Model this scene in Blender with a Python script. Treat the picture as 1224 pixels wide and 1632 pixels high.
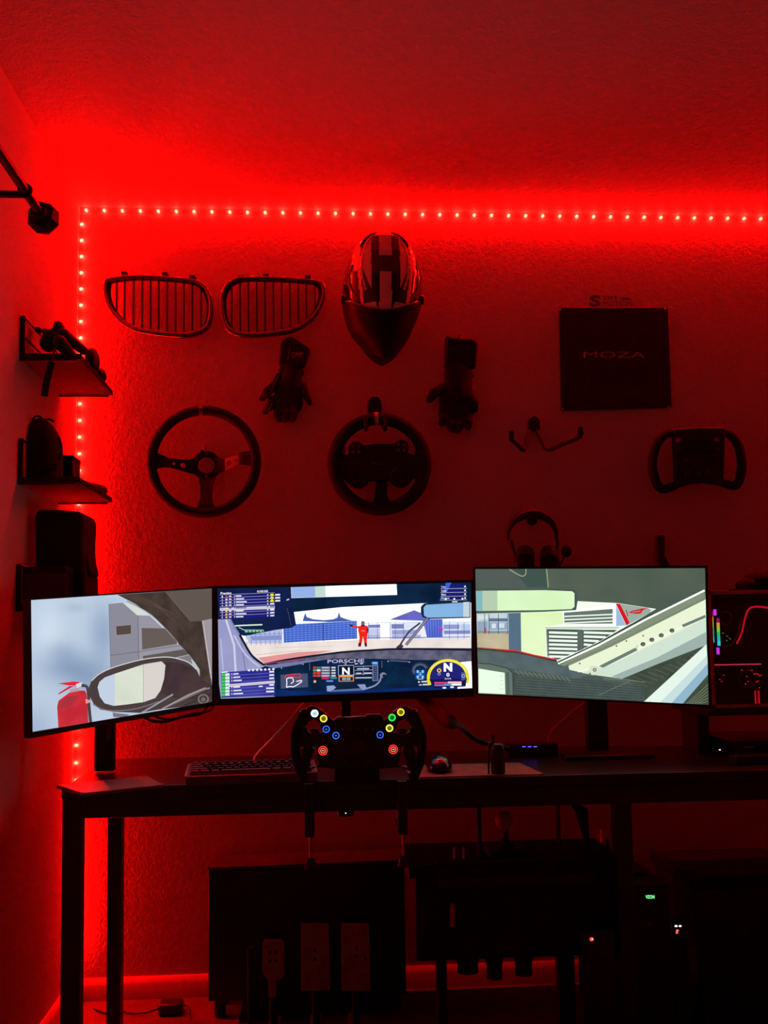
import bpy, bmesh, math, random
from mathutils import Vector, Matrix
R = math.radians
random.seed(7)
for o in list(bpy.data.objects): bpy.data.objects.remove(o)
SC = bpy.context.scene
COL = SC.collection

# ------------------------------------------------------------------ camera, world, exposure
H = 1.049            # lens height
D = 2.984            # distance from the lens to the back wall
F = 1560.0           # focal length in pixels of the 1224 x 1632 frame
ROT = ((0.99776198, -0.01009685, 0.0660991), (-0.06501046, 0.08476854, 0.99427759), (-0.0156422, -0.99634951, 0.08392242))
PCX, PCY = 612, 875   # principal point: the frame is shifted up a little, as in a cropped picture
right = Vector([r[0] for r in ROT]); down = Vector([r[1] for r in ROT]); fwd = Vector([r[2] for r in ROT])
cd = bpy.data.cameras.new('camera'); cam = bpy.data.objects.new('camera', cd); COL.objects.link(cam)
cd.sensor_fit = 'HORIZONTAL'; cd.sensor_width = 36; cd.lens = F / 1224 * 36; cd.clip_start = 0.02; cd.shift_y = (PCY - 816) / 1224
M = Matrix.Identity(4)
for i in range(3):
    M[i][0] = right[i]; M[i][1] = -down[i]; M[i][2] = -fwd[i]
M.translation = Vector((0, 0, H)); cam.matrix_world = M
SC.camera = cam
w = bpy.data.worlds.new('night'); SC.world = w; w.use_nodes = True
w.node_tree.nodes['Background'].inputs[0].default_value = (0.0006, 0.0003, 0.0006, 1)
SC.view_settings.view_transform = 'Standard'; SC.view_settings.look = 'None'
SC.view_settings.gamma = 1; SC.view_settings.use_curve_mapping = False; SC.view_settings.exposure = 0
LED_STRENGTH = 1550.0     # red LED chips: the only room light besides the screens
CAP_STRENGTH = 470.0      # lens on top of each chip
SCREEN = 1.0

# ------------------------------------------------------------------ measuring: a pixel seen on a known plane
CAM = Vector((0, 0, H))
def ray(px, py):
    return right * ((px - PCX) / F) + down * ((py - PCY) / F) + fwd
def onY(px, py, Y):
    r = ray(px, py); return CAM + r * (Y / r.y)
def onZ(px, py, Z):
    r = ray(px, py); return CAM + r * ((Z - H) / r.z)
def onP(px, py, P, N):
    r = ray(px, py); return CAM + r * ((P - CAM).dot(N) / r.dot(N))
def W(px, py, off=0.0):
    return onY(px, py, D - off)
PX = D / F                      # metres per pixel at the back wall

# ------------------------------------------------------------------ materials
def lin(c):
    return tuple((x / 255 / 12.92) if x / 255 <= .04045 else ((x / 255 + .055) / 1.055) ** 2.4 for x in c)
MC = {}
def mat(name, rgb, rough=.5, metal=0., bump=0., bscale=200., var=.25, coat=0., spec=.5, vscale=30.):
    if name in MC: return MC[name]
    m = bpy.data.materials.new(name); m.use_nodes = True; MC[name] = m
    nt = m.node_tree; b = nt.nodes['Principled BSDF']
    b.inputs['Roughness'].default_value = rough; b.inputs['Metallic'].default_value = metal
    b.inputs['Coat Weight'].default_value = coat; b.inputs['Coat Roughness'].default_value = .05
    b.inputs['Specular IOR Level'].default_value = spec
    tc = nt.nodes.new('ShaderNodeTexCoord')
    n = nt.nodes.new('ShaderNodeTexNoise'); n.inputs['Scale'].default_value = vscale; n.inputs['Detail'].default_value = 4
    nt.links.new(tc.outputs['Object'], n.inputs['Vector'])
    r = nt.nodes.new('ShaderNodeValToRGB')
    r.color_ramp.elements[0].color = (*[c * (1 - var) for c in rgb], 1); r.color_ramp.elements[1].color = (*[min(1, c * (1 + var)) for c in rgb], 1)
    r.color_ramp.elements[0].position = .3; r.color_ramp.elements[1].position = .7
    nt.links.new(n.outputs['Fac'], r.inputs['Fac']); nt.links.new(r.outputs['Color'], b.inputs['Base Color'])
    if bump:
        n2 = nt.nodes.new('ShaderNodeTexNoise'); n2.inputs['Scale'].default_value = bscale; n2.inputs['Detail'].default_value = 3
        nt.links.new(tc.outputs['Object'], n2.inputs['Vector'])
        bp = nt.nodes.new('ShaderNodeBump'); bp.inputs['Strength'].default_value = bump; bp.inputs['Distance'].default_value = .004
        nt.links.new(n2.outputs['Fac'], bp.inputs['Height']); nt.links.new(bp.outputs['Normal'], b.inputs['Normal'])
    return m
def em(rgb, s=1.0, rgb2=None, scale=8.):
    """light of a screen, lamp or painted-in glint; with rgb2 the picture is mottled between two colours"""
    k = ('em', tuple(rgb), s, rgb2 and tuple(rgb2), scale)
    if k in MC: return MC[k]
    m = bpy.data.materials.new('light'); m.use_nodes = True; MC[k] = m
    nt = m.node_tree; nt.nodes.clear()
    out = nt.nodes.new('ShaderNodeOutputMaterial'); e = nt.nodes.new('ShaderNodeEmission')
    e.inputs['Strength'].default_value = s; e.inputs['Color'].default_value = (*lin(rgb), 1)
    nt.links.new(e.outputs[0], out.inputs[0])
    if rgb2:
        tc = nt.nodes.new('ShaderNodeTexCoord'); n = nt.nodes.new('ShaderNodeTexNoise'); n.inputs['Scale'].default_value = scale
        r = nt.nodes.new('ShaderNodeValToRGB'); r.color_ramp.elements[0].position = .35; r.color_ramp.elements[1].position = .65
        r.color_ramp.elements[0].color = (*lin(rgb), 1); r.color_ramp.elements[1].color = (*lin(rgb2), 1)
        nt.links.new(tc.outputs['Object'], n.inputs['Vector']); nt.links.new(n.outputs['Fac'], r.inputs[0]); nt.links.new(r.outputs[0], e.inputs[0])
    return m
def paint(name, rgb, rough, bump, bscale, dist=.004, spec=.5):
    """rolled or sprayed wall paint with an orange-peel relief"""
    m = bpy.data.materials.new(name); m.use_nodes = True; nt = m.node_tree; b = nt.nodes['Principled BSDF']
    b.inputs['Base Color'].default_value = (*rgb, 1); b.inputs['Roughness'].default_value = rough; b.inputs['Specular IOR Level'].default_value = spec
    tc = nt.nodes.new('ShaderNodeTexCoord')
    n = nt.nodes.new('ShaderNodeTexNoise'); n.inputs['Scale'].default_value = bscale; n.inputs['Detail'].default_value = 2.5
    v = nt.nodes.new('ShaderNodeTexNoise'); v.inputs['Scale'].default_value = bscale * .35; v.inputs['Detail'].default_value = 2
    nt.links.new(tc.outputs['Object'], n.inputs['Vector']); nt.links.new(tc.outputs['Object'], v.inputs['Vector'])
    ad = nt.nodes.new('ShaderNodeMath'); ad.operation = 'ADD'; nt.links.new(n.outputs['Fac'], ad.inputs[0]); nt.links.new(v.outputs['Fac'], ad.inputs[1])
    bp = nt.nodes.new('ShaderNodeBump'); bp.inputs['Strength'].default_value = bump; bp.inputs['Distance'].default_value = dist
    nt.links.new(ad.outputs[0], bp.inputs['Height']); nt.links.new(bp.outputs['Normal'], b.inputs['Normal'])
    return m
BLACK = mat('black plastic', (.009, .009, .0095), .42)
GLOSSB = mat('gloss black plastic', (.01, .01, .011), .15)
MATTE = mat('matte black metal', (.009, .0085, .0085), .55, spec=.3)
SUEDE = mat('black suede', (.008, .0075, .008), .9, bump=.4, bscale=900)
CLOTH = mat('black cloth', (.008, .0075, .008), .85, bump=.6, bscale=350)
RUBBER = mat('rubber', (.01, .01, .01), .7)
STEEL = mat('brushed steel', (.35, .35, .36), .3, 1.)
DARKST = mat('dark steel', (.06, .06, .065), .35, 1.)
CHROME = mat('dark chrome', (.30, .30, .31), .10, 1., var=.05)
GREY = mat('grey plastic', (.16, .16, .17), .45)
WHITEP = mat('white plastic', (.62, .6, .58), .4, var=.05)
WOODB = mat('black laminate', (.014, .012, .012), .32, bump=.15, bscale=120)
SHELFW = mat('dark stained wood', (.03, .02, .017), .85, bump=.3, bscale=60, spec=.12)

# ------------------------------------------------------------------ mesh builder (world coordinates in, one object out)
def cr(pts, closed=False, n=6):
    P = [Vector(p) for p in pts]; out = []; L = len(P)
    for i in range(L if closed else L - 1):
        if closed: a, b, c, d = P[i - 1], P[i], P[(i + 1) % L], P[(i + 2) % L]
        else: a, b, c, d = P[max(i - 1, 0)], P[i], P[i + 1], P[min(i + 2, L - 1)]
        for k in range(n):
            t = k / n
            out.append(.5 * ((2 * b) + (c - a) * t + (2 * a - 5 * b + 4 * c - d) * t * t + (3 * b - a - 3 * c + d) * t ** 3))
    if not closed: out.append(P[-1].copy())
    return out
_TX = {}
def textshape(s, bold=0.0):
    k = (s, bold)
    if k not in _TX:
        cu = bpy.data.curves.new('t', 'FONT'); cu.body = s; cu.offset = bold; cu.resolution_u = 3
        ob = bpy.data.objects.new('t', cu); COL.objects.link(ob)
        dg = bpy.context.evaluated_depsgraph_get(); me = bpy.data.meshes.new_from_object(ob.evaluated_get(dg))
        vs = [(v.co.x, v.co.y) for v in me.vertices]; fs = [tuple(p.vertices) for p in me.polygons]
        bpy.data.objects.remove(ob); bpy.data.curves.remove(cu); bpy.data.meshes.remove(me)
        x0 = min(v[0] for v in vs); x1 = max(v[0] for v in vs); y0 = min(v[1] for v in vs); y1 = max(v[1] for v in vs)
        _TX[k] = ([((x - x0) / (x1 - x0), (y - y0) / (y1 - y0)) for x, y in vs], fs, (x1 - x0) / (y1 - y0))
    return _TX[k]
class MB:
    def __init__(s): s.v = []; s.f = []; s.m = []; s.mats = []
    def slot(s, m):
        if m is None: return 0
        if m not in s.mats: s.mats.append(m)
        return s.mats.index(m)
    def add(s, vs, fs, m=None):
        b = len(s.v); s.v += [Vector(p) for p in vs]; k = s.slot(m)
        for f in fs: s.f.append([i + b for i in f]); s.m.append(k)
        return s
    def box(s, c, d, rot=None, m=None):
        c = Vector(c); x, y, z = d[0] / 2, d[1] / 2, d[2] / 2
        vs = [Vector((i, j, k)) for i in (-x, x) for j in (-y, y) for k in (-z, z)]
        if rot is not None: vs = [rot @ q for q in vs]
        return s.add([c + q for q in vs], [(0, 1, 3, 2), (4, 6, 7, 5), (0, 4, 5, 1), (2, 3, 7, 6), (0, 2, 6, 4), (1, 5, 7, 3)], m)
    def bb(s, a, b, m=None):
        return s.box([(a[i] + b[i]) / 2 for i in range(3)], [abs(b[i] - a[i]) for i in range(3)], m=m)
    def prism(s, pts, ext, m=None):
        """closed outline of 3D points pushed along the vector ext"""
        n = len(pts); e = Vector(ext); P = [Vector(p) for p in pts]
        return s.add(P + [p + e for p in P], [list(range(n)), list(range(2 * n - 1, n - 1, -1))] + [(i, i + n, (i + 1) % n + n, (i + 1) % n) for i in range(n)], m)
    def flat(s, pts, m=None): return s.add(pts, [list(range(len(pts)))], m)
    def tube(s, path, r, n=10, closed=False, flat=(1, 1), up=(0, 1, 0), m=None, caps=True):
        P = [Vector(p) for p in path]; L = len(P)
        if not hasattr(r, '__len__'): r = [r] * L
        vs = []; prev = None
        for i in range(L):
            t = (P[(i + 1) % L] - P[i - 1]) if closed else (P[min(i + 1, L - 1)] - P[max(i - 1, 0)])
            t.normalize(); u = Vector(up); u = u - t * u.dot(t)
            if u.length < .05: u = prev.copy() if prev is not None else Vector((1, 0, .01)); u -= t * u.dot(t)
            u.normalize(); prev = u; q = t.cross(u)
            for k in range(n):
                a = 2 * math.pi * k / n
                vs.append(P[i] + (q * math.cos(a) * flat[0] + u * math.sin(a) * flat[1]) * r[i])
        fs = []
        for i in range(L if closed else L - 1):
            j = (i + 1) % L
            for k in range(n): fs.append((i * n + k, i * n + (k + 1) % n, j * n + (k + 1) % n, j * n + k))
        if not closed and caps: fs += [list(range(n))[::-1], [(L - 1) * n + k for k in range(n)]]
        return s.add(vs, fs, m)
    def cap(s, a, b, ra, rb, n=10, m=None, flat=(1, 1), up=(0, 1, 0)):
        """rounded limb from a to b"""
        a = Vector(a); b = Vector(b); t = (b - a).normalized(); P = []; rr = []
        for k in range(5):
            an = math.pi / 2 * k / 4; P.append(a - t * ra * math.cos(an)); rr.append(max(ra * math.sin(an), 1e-4))
        for k in range(5):
            an = math.pi / 2 * k / 4; P.append(b + t * rb * math.sin(an)); rr.append(max(rb * math.cos(an), 1e-4))
        return s.tube(P, rr, n, flat=flat, up=up, m=m)
    def ell(s, c, r, nu=20, nv=12, m=None, rot=None):
        c = Vector(c); vs = []; fs = []
        for j in range(nv + 1):
            b = math.pi * j / nv
            for i in range(nu):
                a = 2 * math.pi * i / nu; q = Vector((r[0] * math.sin(b) * math.cos(a), r[1] * math.sin(b) * math.sin(a), r[2] * math.cos(b)))
                vs.append(c + (rot @ q if rot is not None else q))
        for j in range(nv):
            for i in range(nu): fs.append((j * nu + i, (j + 1) * nu + i, (j + 1) * nu + (i + 1) % nu, j * nu + (i + 1) % nu))
        return s.add(vs, fs, m)
    def cyl(s, a, b, r, n=20, r2=None, m=None):
        return s.tube([a, b], [r, r if r2 is None else r2], n, m=m)
    def ring(s, c, R_, r, nrm=(0, -1, 0), n=48, k=10, m=None, a0=0, a1=360, flat=(1, 1)):
        nrm = Vector(nrm).normalized(); u = Vector((0, 0, 1)); u = (u - nrm * u.dot(nrm)).normalized(); q = u.cross(nrm); c = Vector(c)
        full = abs(a1 - a0) >= 360
        P = [c + (u * math.cos(R(a0 + (a1 - a0) * i / n)) + q * math.sin(R(a0 + (a1 - a0) * i / n))) * R_ for i in range(n if full else n + 1)]
        return s.tube(P, r, k, full, flat=flat, up=nrm, m=m)
    def text(s, st, fn, m=None, bold=0.0):
        vs, fs, asp = textshape(st, bold)
        return s.add([fn(x, y) for x, y in vs], fs, m)
    def build(s, name, m=None, parent=None, bevel=0, smooth=35, remesh=0, sub=0, loc=None, normals=True):
        org = Vector(loc) if loc is not None else (origin(parent) if parent is not None else Vector((0, 0, 0)))
        me = bpy.data.meshes.new(name); me.from_pydata([v - org for v in s.v], [], s.f)
        ms = s.mats if s.mats else [m]
        if m is not None and s.mats and m not in s.mats: ms = s.mats
        for q in ms: me.materials.append(q)
        if len(ms) > 1: me.polygons.foreach_set('material_index', s.m)
        if normals:
            bm = bmesh.new(); bm.from_mesh(me); bmesh.ops.recalc_face_normals(bm, faces=bm.faces); bm.to_mesh(me); bm.free()
        me.validate(); me.update()
        ob = bpy.data.objects.new(name, me); COL.objects.link(ob)
        if parent is not None:
            ob.parent = parent
            if loc is not None: ob.location = org - origin(parent)
        elif loc is not None: ob.location = org
        if remesh:
            q = ob.modifiers.new('fuse', 'REMESH'); q.mode = 'VOXEL'; q.voxel_size = remesh; q.use_smooth_shade = True
            q = ob.modifiers.new('soften', 'SMOOTH'); q.factor = .5; q.iterations = 3
        if sub:
            q = ob.modifiers.new('round', 'SUBSURF'); q.levels = q.render_levels = sub
        if bevel:
            q = ob.modifiers.new('edge', 'BEVEL'); q.width = bevel; q.segments = 2; q.limit_method = 'ANGLE'; q.angle_limit = R(40)
        if smooth:
            me.shade_smooth()
            try: me.set_sharp_from_angle(angle=R(smooth))
            except Exception: pass
        return ob
def origin(o):
    p = Vector((0, 0, 0))
    while o is not None: p = p + o.location; o = o.parent
    return p
def tag(o, label=None, cat=None, group=None, kind=None):
    if label: o['label'] = label
    if cat: o['category'] = cat
    if group: o['group'] = group
    if kind: o['kind'] = kind
    return o
def thing(name, label, cat, loc, group=None):
    o = bpy.data.objects.new(name, None); COL.objects.link(o); o.location = loc; o.empty_display_size = .05
    return tag(o, label, cat, group)
def copyparts(src, dst):
    for ch in list(src.children):
        c = ch.copy(); COL.objects.link(c); c.parent = dst
        for g in list(ch.children):
            d = g.copy(); COL.objects.link(d); d.parent = c
def struct(name, mb, m, **k): return tag(mb.build(name, m, **k), kind='structure')

# ------------------------------------------------------------------ room shell
CEIL = 2.372; XL = -.7275; XR = 2.75; YF = -1.5
WP = paint('textured wall paint', (.60, .585, .57), .34, .42, 210)
SP = paint('matte side wall paint', (.66, .65, .64), .9, .3, 150, spec=.1)
CP = paint('sprayed ceiling paint', (.56, .55, .54), .55, .9, 150)
struct('wall_back', MB().bb((XL - .1, D, -.1), (XR + .1, D + .1, CEIL + .1)), WP, smooth=0)
struct('wall_left', MB().bb((XL - .1, YF, -.1), (XL, D, CEIL + .1)), SP, smooth=0)
struct('wall_right', MB().bb((XR, YF, -.1), (XR + .1, D, CEIL + .1)), WP, smooth=0)
struct('wall_front', MB().bb((XL - .1, YF - .1, -.1), (XR + .1, YF, CEIL + .1)), WP, smooth=0)
struct('ceiling', MB().bb((XL, YF, CEIL), (XR, D, CEIL + .1)), CP, smooth=0)
struct('floor', MB().bb((XL, YF, -.1), (XR, D, 0)), mat('floor laminate', (.16, .14, .13), .35, bump=.1, bscale=50, vscale=5), smooth=0)
BBM = mat('trim paint', (.62, .6, .58), .35, var=.03)
def baseboard(name, a, b, nrm):
    a = Vector(a); b = Vector(b); n = Vector(nrm); z = Vector((0, 0, 1))
    pr = [(0, 0), (.014, 0), (.014, .042), (.010, .053), (.004, .06), (0, .06)]
    struct(name, MB().prism([a + n * x + z * h for x, h in pr], b - a), BBM)
baseboard('baseboard_back', (XL, D, 0), (XR, D, 0), (0, -1, 0))
baseboard('baseboard_left', (XL, YF, 0), (XL, D - .014, 0), (1, 0, 0))

# ------------------------------------------------------------------ red LED tape
LEDM = bpy.data.materials.new('red led'); LEDM.use_nodes = True
_n = LEDM.node_tree; _n.nodes.clear(); _o = _n.nodes.new('ShaderNodeOutputMaterial'); _e = _n.nodes.new('ShaderNodeEmission')
_e.inputs[0].default_value = (1, .95 / LED_STRENGTH, .52 / LED_STRENGTH, 1); _e.inputs[1].default_value = LED_STRENGTH; _n.links.new(_e.outputs[0], _o.inputs[0])
LEDC = LEDM.copy(); LEDC.name = 'red led lens'; _e = [q for q in LEDC.node_tree.nodes if q.type == 'EMISSION'][0]      # side-emitting tape: the lens on top is dimmer than the flanks
_e.inputs[0].default_value = (1, .95 / CAP_STRENGTH, .52 / CAP_STRENGTH, 1); _e.inputs[1].default_value = CAP_STRENGTH
chip = MB()
for j, (r_, h_) in enumerate(((.0044, 0), (.0047, .0066), (.0038, .0082), (.0016, .0092))):
    chip.v += [Vector((r_ * math.cos(a), -h_, r_ * math.sin(a))) for a in [math.pi * 2 * k / 8 for k in range(8)]]
for j in range(3):
    for k in range(8): chip.f.append([j * 8 + k, j * 8 + (k + 1) % 8, (j + 1) * 8 + (k + 1) % 8, (j + 1) * 8 + k]); chip.m.append(0 if j < 1 else 1)
chip.f.append([24 + k for k in range(8)]); chip.m.append(1); chip.mats = [LEDM, LEDC]
chipo = chip.build('led', LEDM); CHIP = chipo.data; bpy.data.objects.remove(chipo)
TAPE = mat('red lit tape', (.5, .45, .4), .4, var=.02)
def strip(a, b, label, cnt, nrm, turn):
    """tape from a to b stuck on the surface whose outward direction is nrm"""
    t = thing('led_strip', label, 'led strip', a); n = Vector(nrm)
    e = (b - a).normalized(); side = e.cross(n) * .004; p, q = a - e * .015, b + e * .015
    MB().prism([p - side, p + side, q + side, q - side], n * .0012).build('tape', TAPE, t, smooth=0)
    for i in range(cnt):
        o = bpy.data.objects.new('led', CHIP); COL.objects.link(o); o.parent = t
        o.location = (b - a) * (i / (cnt - 1)) + n * .0012; o.rotation_euler.z = turn
    return t
zl = CEIL - .0115; x0 = W(138, 340).x
strip(Vector((x0, D, zl)), Vector((W(1201, 345).x + .0533 * 20, D, zl)), 'horizontal strip of glowing red lights running along the top of the wall', 59, (0, -1, 0), 0)
strip(Vector((XL + .004, D - .004, W(131, 359).z)), Vector((XL + .004, D - .004, W(118, 1500).z)), 'vertical strip of glowing red lights running down the corner of the wall', 43, (.7071, -.7071, 0), R(45))

# ------------------------------------------------------------------ things on the back wall
def cw(ox, oy, s):
    """close-up coordinates (origin, scale) to photo pixels"""
    return lambda x, y: (ox + x / s, oy + y / s)
# --- the two kidney grilles
def grille(label, outer, bars, clips, c0):
    C = cw(150, 410, 3.138)
    t = thing('car_grille', label, 'car grille', W(*C(*c0)), 'chrome kidney grilles on the wall')
    path = cr([W(*C(*p), .036) for p in outer], True, 4)
    cen = sum(path, Vector()) / len(path); zmax = max(p.z for p in path); zmin = min(p.z for p in path)
    rad = [.0062 + .0042 * ((zmax - p.z) / (zmax - zmin)) ** 1.5 for p in path]
    MB().tube(path, rad, 12, True).build('chrome_frame', CHROME, t)
    back = [cen + (p - cen) * .955 + Vector((0, .008, 0)) for p in path]
    mb = MB(); n = len(back); bk2 = [p + Vector((0, .006, 0)) for p in back]
    mb.tube(back, .0052, 8, True)
    for a in range(n):
        b = (a + 1) % n; q = lambda p: cen + (p - cen) * .95
        mb.add([back[a], back[b], bk2[b], bk2[a], q(back[a]), q(back[b]), q(bk2[b]), q(bk2[a])], [(0, 1, 2, 3), (7, 6, 5, 4), (3, 2, 6, 7)])
    mb.build('inner_frame', BLACK, t)
    for bx in bars:
        x = W(*C(bx, 240), .036).x
        zs = []
        for a in range(n):
            p, q = back[a], back[(a + 1) % n]
            if (p.x - x) * (q.x - x) <= 0 and abs(p.x - q.x) > 1e-9: zs.append(p.z + (q.z - p.z) * (x - p.x) / (q.x - p.x))
        if len(zs) < 2: continue
        z0, z1 = min(zs), max(zs); yc = cen.y + .004
        MB().bb((x - .0021, yc - .007, z0), (x + .0021, yc + .009, z1)).build('slat', GLOSSB, t, bevel=.0008)
    for cx, cy in clips:
        p = W(*C(cx, cy), .02); MB().box(p, (.018, .0398, .005)).build('clip', BLACK, t, bevel=.001)
grille('chrome kidney-shaped car grille on the wall, pointed end beside the corner lights',
       [(75, 110), (200, 96), (340, 101), (440, 110), (512, 122), (555, 152), (580, 205), (584, 270), (574, 330), (545, 365), (500, 383), (440, 390), (340, 383), (240, 368), (180, 348), (120, 305), (75, 245), (55, 180), (57, 130)],
       [112, 152, 197, 240, 282, 323, 365, 407, 449, 491, 535], [(155, 86), (358, 90), (495, 104)], (330, 240))
grille('chrome kidney-shaped car grille on the wall, pointed end towards the helmet',
       [(640, 190), (665, 140), (712, 110), (780, 104), (930, 106), (1060, 115), (1128, 126), (1148, 160), (1143, 210), (1120, 265), (1080, 315), (1010, 358), (920, 378), (800, 389), (720, 383), (672, 358), (647, 310), (638, 250)],
       [688, 730, 772, 814, 855, 897, 938, 980, 1022, 1062, 1105], [(735, 104), (860, 97), (1068, 104)], (880, 240))

# --- helmet: hangs face down-forward, striped crown towards the room
def interp(tab, y):
    for (a, b), (c, d) in zip(tab[:-1], tab[1:]):
        if a <= y <= c: return b + (d - b) * (y - a) / (c - a)
    return tab[-1][1] if y > tab[-1][0] else tab[0][1]
def helmet():
    C = cw(520, 360, 6.8); OFF = .13
    t = thing('racing_helmet', 'glossy striped full-face racing helmet hanging on the wall', 'helmet', W(*C(610, 700)))
    Lx = [(100, 0), (104, 45), (112, 85), (130, 125), (160, 175), (250, 290), (350, 365), (450, 402), (560, 430), (640, 450), (760, 452), (900, 442), (1000, 418), (1100, 388), (1200, 338), (1300, 252), (1400, 172), (1450, 118), (1476, 60), (1488, 0)]
    Rx = [(100, 0), (104, 45), (112, 85), (130, 125), (160, 180), (250, 285), (350, 355), (450, 392), (560, 420), (640, 436), (760, 432), (900, 418), (1000, 388), (1100, 340), (1200, 300), (1300, 238), (1400, 162), (1450, 112), (1476, 60), (1488, 0)]
    df = [(100, .02), (130, .055), (250, .105), (450, .142), (700, .150), (950, .138), (1040, .124), (1150, .108), (1300, .09), (1400, .075), (1488, .05)]
    WHT = mat('helmet white lacquer', (.80, .80, .80), .05, coat=1, var=.03); BLK = mat('helmet black lacquer', (.010, .010, .011), .06, coat=1); GRY = mat('helmet grey lacquer', (.2, .2, .2), .12, coat=1)
    VIS = mat('helmet dark visor', (.006, .005, .006), .5, spec=.2)
    def surf(y, th, k=1.0):
        """th 0..pi front half: left to right over the crown, pi..2pi back"""
        c = W(*C(610, y), OFF); hw = (interp(Lx, y) if math.cos(th) > 0 else interp(Rx, y)) / 6.8 * PX * (1 - OFF / D)
        x = -hw * math.cos(th) * k
        s_ = math.sin(th)
        yy = -interp(df, y) * abs(s_) ** .75 * k if s_ > 0 else min(OFF - .004, .11 * (interp(df, y) / .15)) * abs(s_)
        return Vector((c.x + x, c.y + yy, c.z)), -math.cos(th) * ((interp(Lx, y) if math.cos(th) > 0 else interp(Rx, y)))
    def paintof(u, y):
        a = abs(u)
        if a < 66 and (y < 515 or y > 690): return WHT
        if a < 66: return BLK
        edge = 140 + 14 * math.sin((y - 150) / 880 * math.pi) if y < 900 else 140 - (y - 900) * .45
        if a < edge: return BLK
        if y > 975 + a * .05: return WHT
        w1 = 150 + 118 * math.sin(max(0, min(1, (y - 210) / 780)) * math.pi) ** .8
        if y > 560: w1 = edge + (w1 - edge) * max(0, 1 - (y - 560) / 290) ** .7  # white tapers where the lacquer mirrors dark; reflection put into the paint
        if a < w1 and y < 850: return WHT
        w2 = 258 + 40 * math.sin(max(0, min(1, (y - 120) / 860)) * math.pi)
        if a < w2 - 32: return BLK
        if a < w2: return WHT
        if a < w2 + 40 and 380 < y < 640: return WHT
        if a < w2 + 55: return BLK
        if y < 250: return BLK
        return BLK
    ys = [100, 102, 104, 108, 112, 118, 124, 130, 138, 146, 154] + list(range(160, 1051, 5)); nu = 220
    mb = MB(); th = [2 * math.pi * i / nu for i in range(nu)]
    for yv in ys: mb.v += [surf(yv, a)[0] for a in th]
    for j in range(len(ys) - 1):
        for i in range(nu):
            mb.f.append([j * nu + i, j * nu + (i + 1) % nu, (j + 1) * nu + (i + 1) % nu, (j + 1) * nu + i])
            am = th[i] + math.pi / nu; u = surf(ys[j], am)[1]
            mb.m.append(mb.slot(paintof(u, (ys[j] + ys[j + 1]) / 2) if math.sin(am) > 0 else BLK))
    sh = mb.build('shell', None, t, smooth=80)
    yb = lambda a: 1052 - 175 * abs(math.cos(a)) ** 2.2 if math.sin(a) > 0 else 877
    mb = MB(); nr = 26
    for j in range(nr + 1): mb.v += [surf(yb(a) + (1320 - yb(a)) * j / nr, a, 1.014 if j < nr - 1 else .99)[0] for a in th]
    for j in range(nr):
        for i in range(nu): mb.f.append([j * nu + i, j * nu + (i + 1) % nu, (j + 1) * nu + (i + 1) % nu, (j + 1) * nu + i]); mb.m.append(0)
    mb.f.append(list(range(nu))); mb.m.append(0)
    mb.build('visor', VIS, t, smooth=60)
    mb = MB(); ys3 = list(range(1300, 1489, 10)) + [1488]
    for yv in ys3: mb.v += [surf(yv, a)[0] for a in th]
    for j in range(len(ys3) - 1):
        for i in range(nu): mb.f.append([j * nu + i, j * nu + (i + 1) % nu, (j + 1) * nu + (i + 1) % nu, (j + 1) * nu + i]); mb.m.append(0)
    mb.f.append(list(range(nu))); mb.m.append(0)
    mb.build('chin_bar', VIS, t, smooth=60)
    rim = [surf(yb(a) - 3, a, 1.014)[0] for a in [.1 + (math.pi - .2) * q / 40 for q in range(41)]]
    MB().tube(rim, .0019, 8).build('visor_trim', GRY, t)
    for u in (-1, 1):          # raised air scoops, vents at the brow, visor pivots
        th0 = math.acos(max(-1, min(1, -u * .82)))
        pts = [surf(y_, math.acos(max(-1, min(1, -u * k))), 1.0)[0] for y_, k in ((170, .40), (230, .54), (300, .64), (370, .70))]
        MB().tube(cr(pts, False, 5), [q * .55 for q in (.004, .006, .0075, .009, .010, .011, .012, .0125, .013, .013, .0125, .012, .011, .010, .008, .006)], 10, flat=(1, .3)).build('air_scoop', GLOSSB, t)
        pts = [surf(y_, math.acos(max(-1, min(1, -u * k))), 1.0)[0] for y_, k in ((560, .80), (700, .83), (820, .78), (920, .66))]
        MB().tube(cr(pts, False, 5), .004, 8, flat=(1, .5)).build('side_rib', BLK, t)
        p = surf(860, .25 if u < 0 else math.pi - .25)[0]
        MB().cyl(p + Vector((-.012 * u, 0, 0)), p + Vector((.009 * u, 0, 0)), .014, 16).build('visor_pivot', BLACK, t, bevel=.002)
        pts = [surf(y_, math.acos(max(-1, min(1, -u * k))), 1.004)[0] for y_, k in ((240, .47), (400, .56), (560, .58), (700, .55), (860, .46))]
        MB().tube(cr(pts, False, 5), .003, 8, flat=(1, .7)).build('crown_ridge', WHT, t)
    p = W(*C(610, 420)); MB().cyl(p + Vector((0, 0, 0)), p + Vector((0, -.05, 0)), .012, 12).build('wall_peg', MATTE, t)
helmet()

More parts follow.
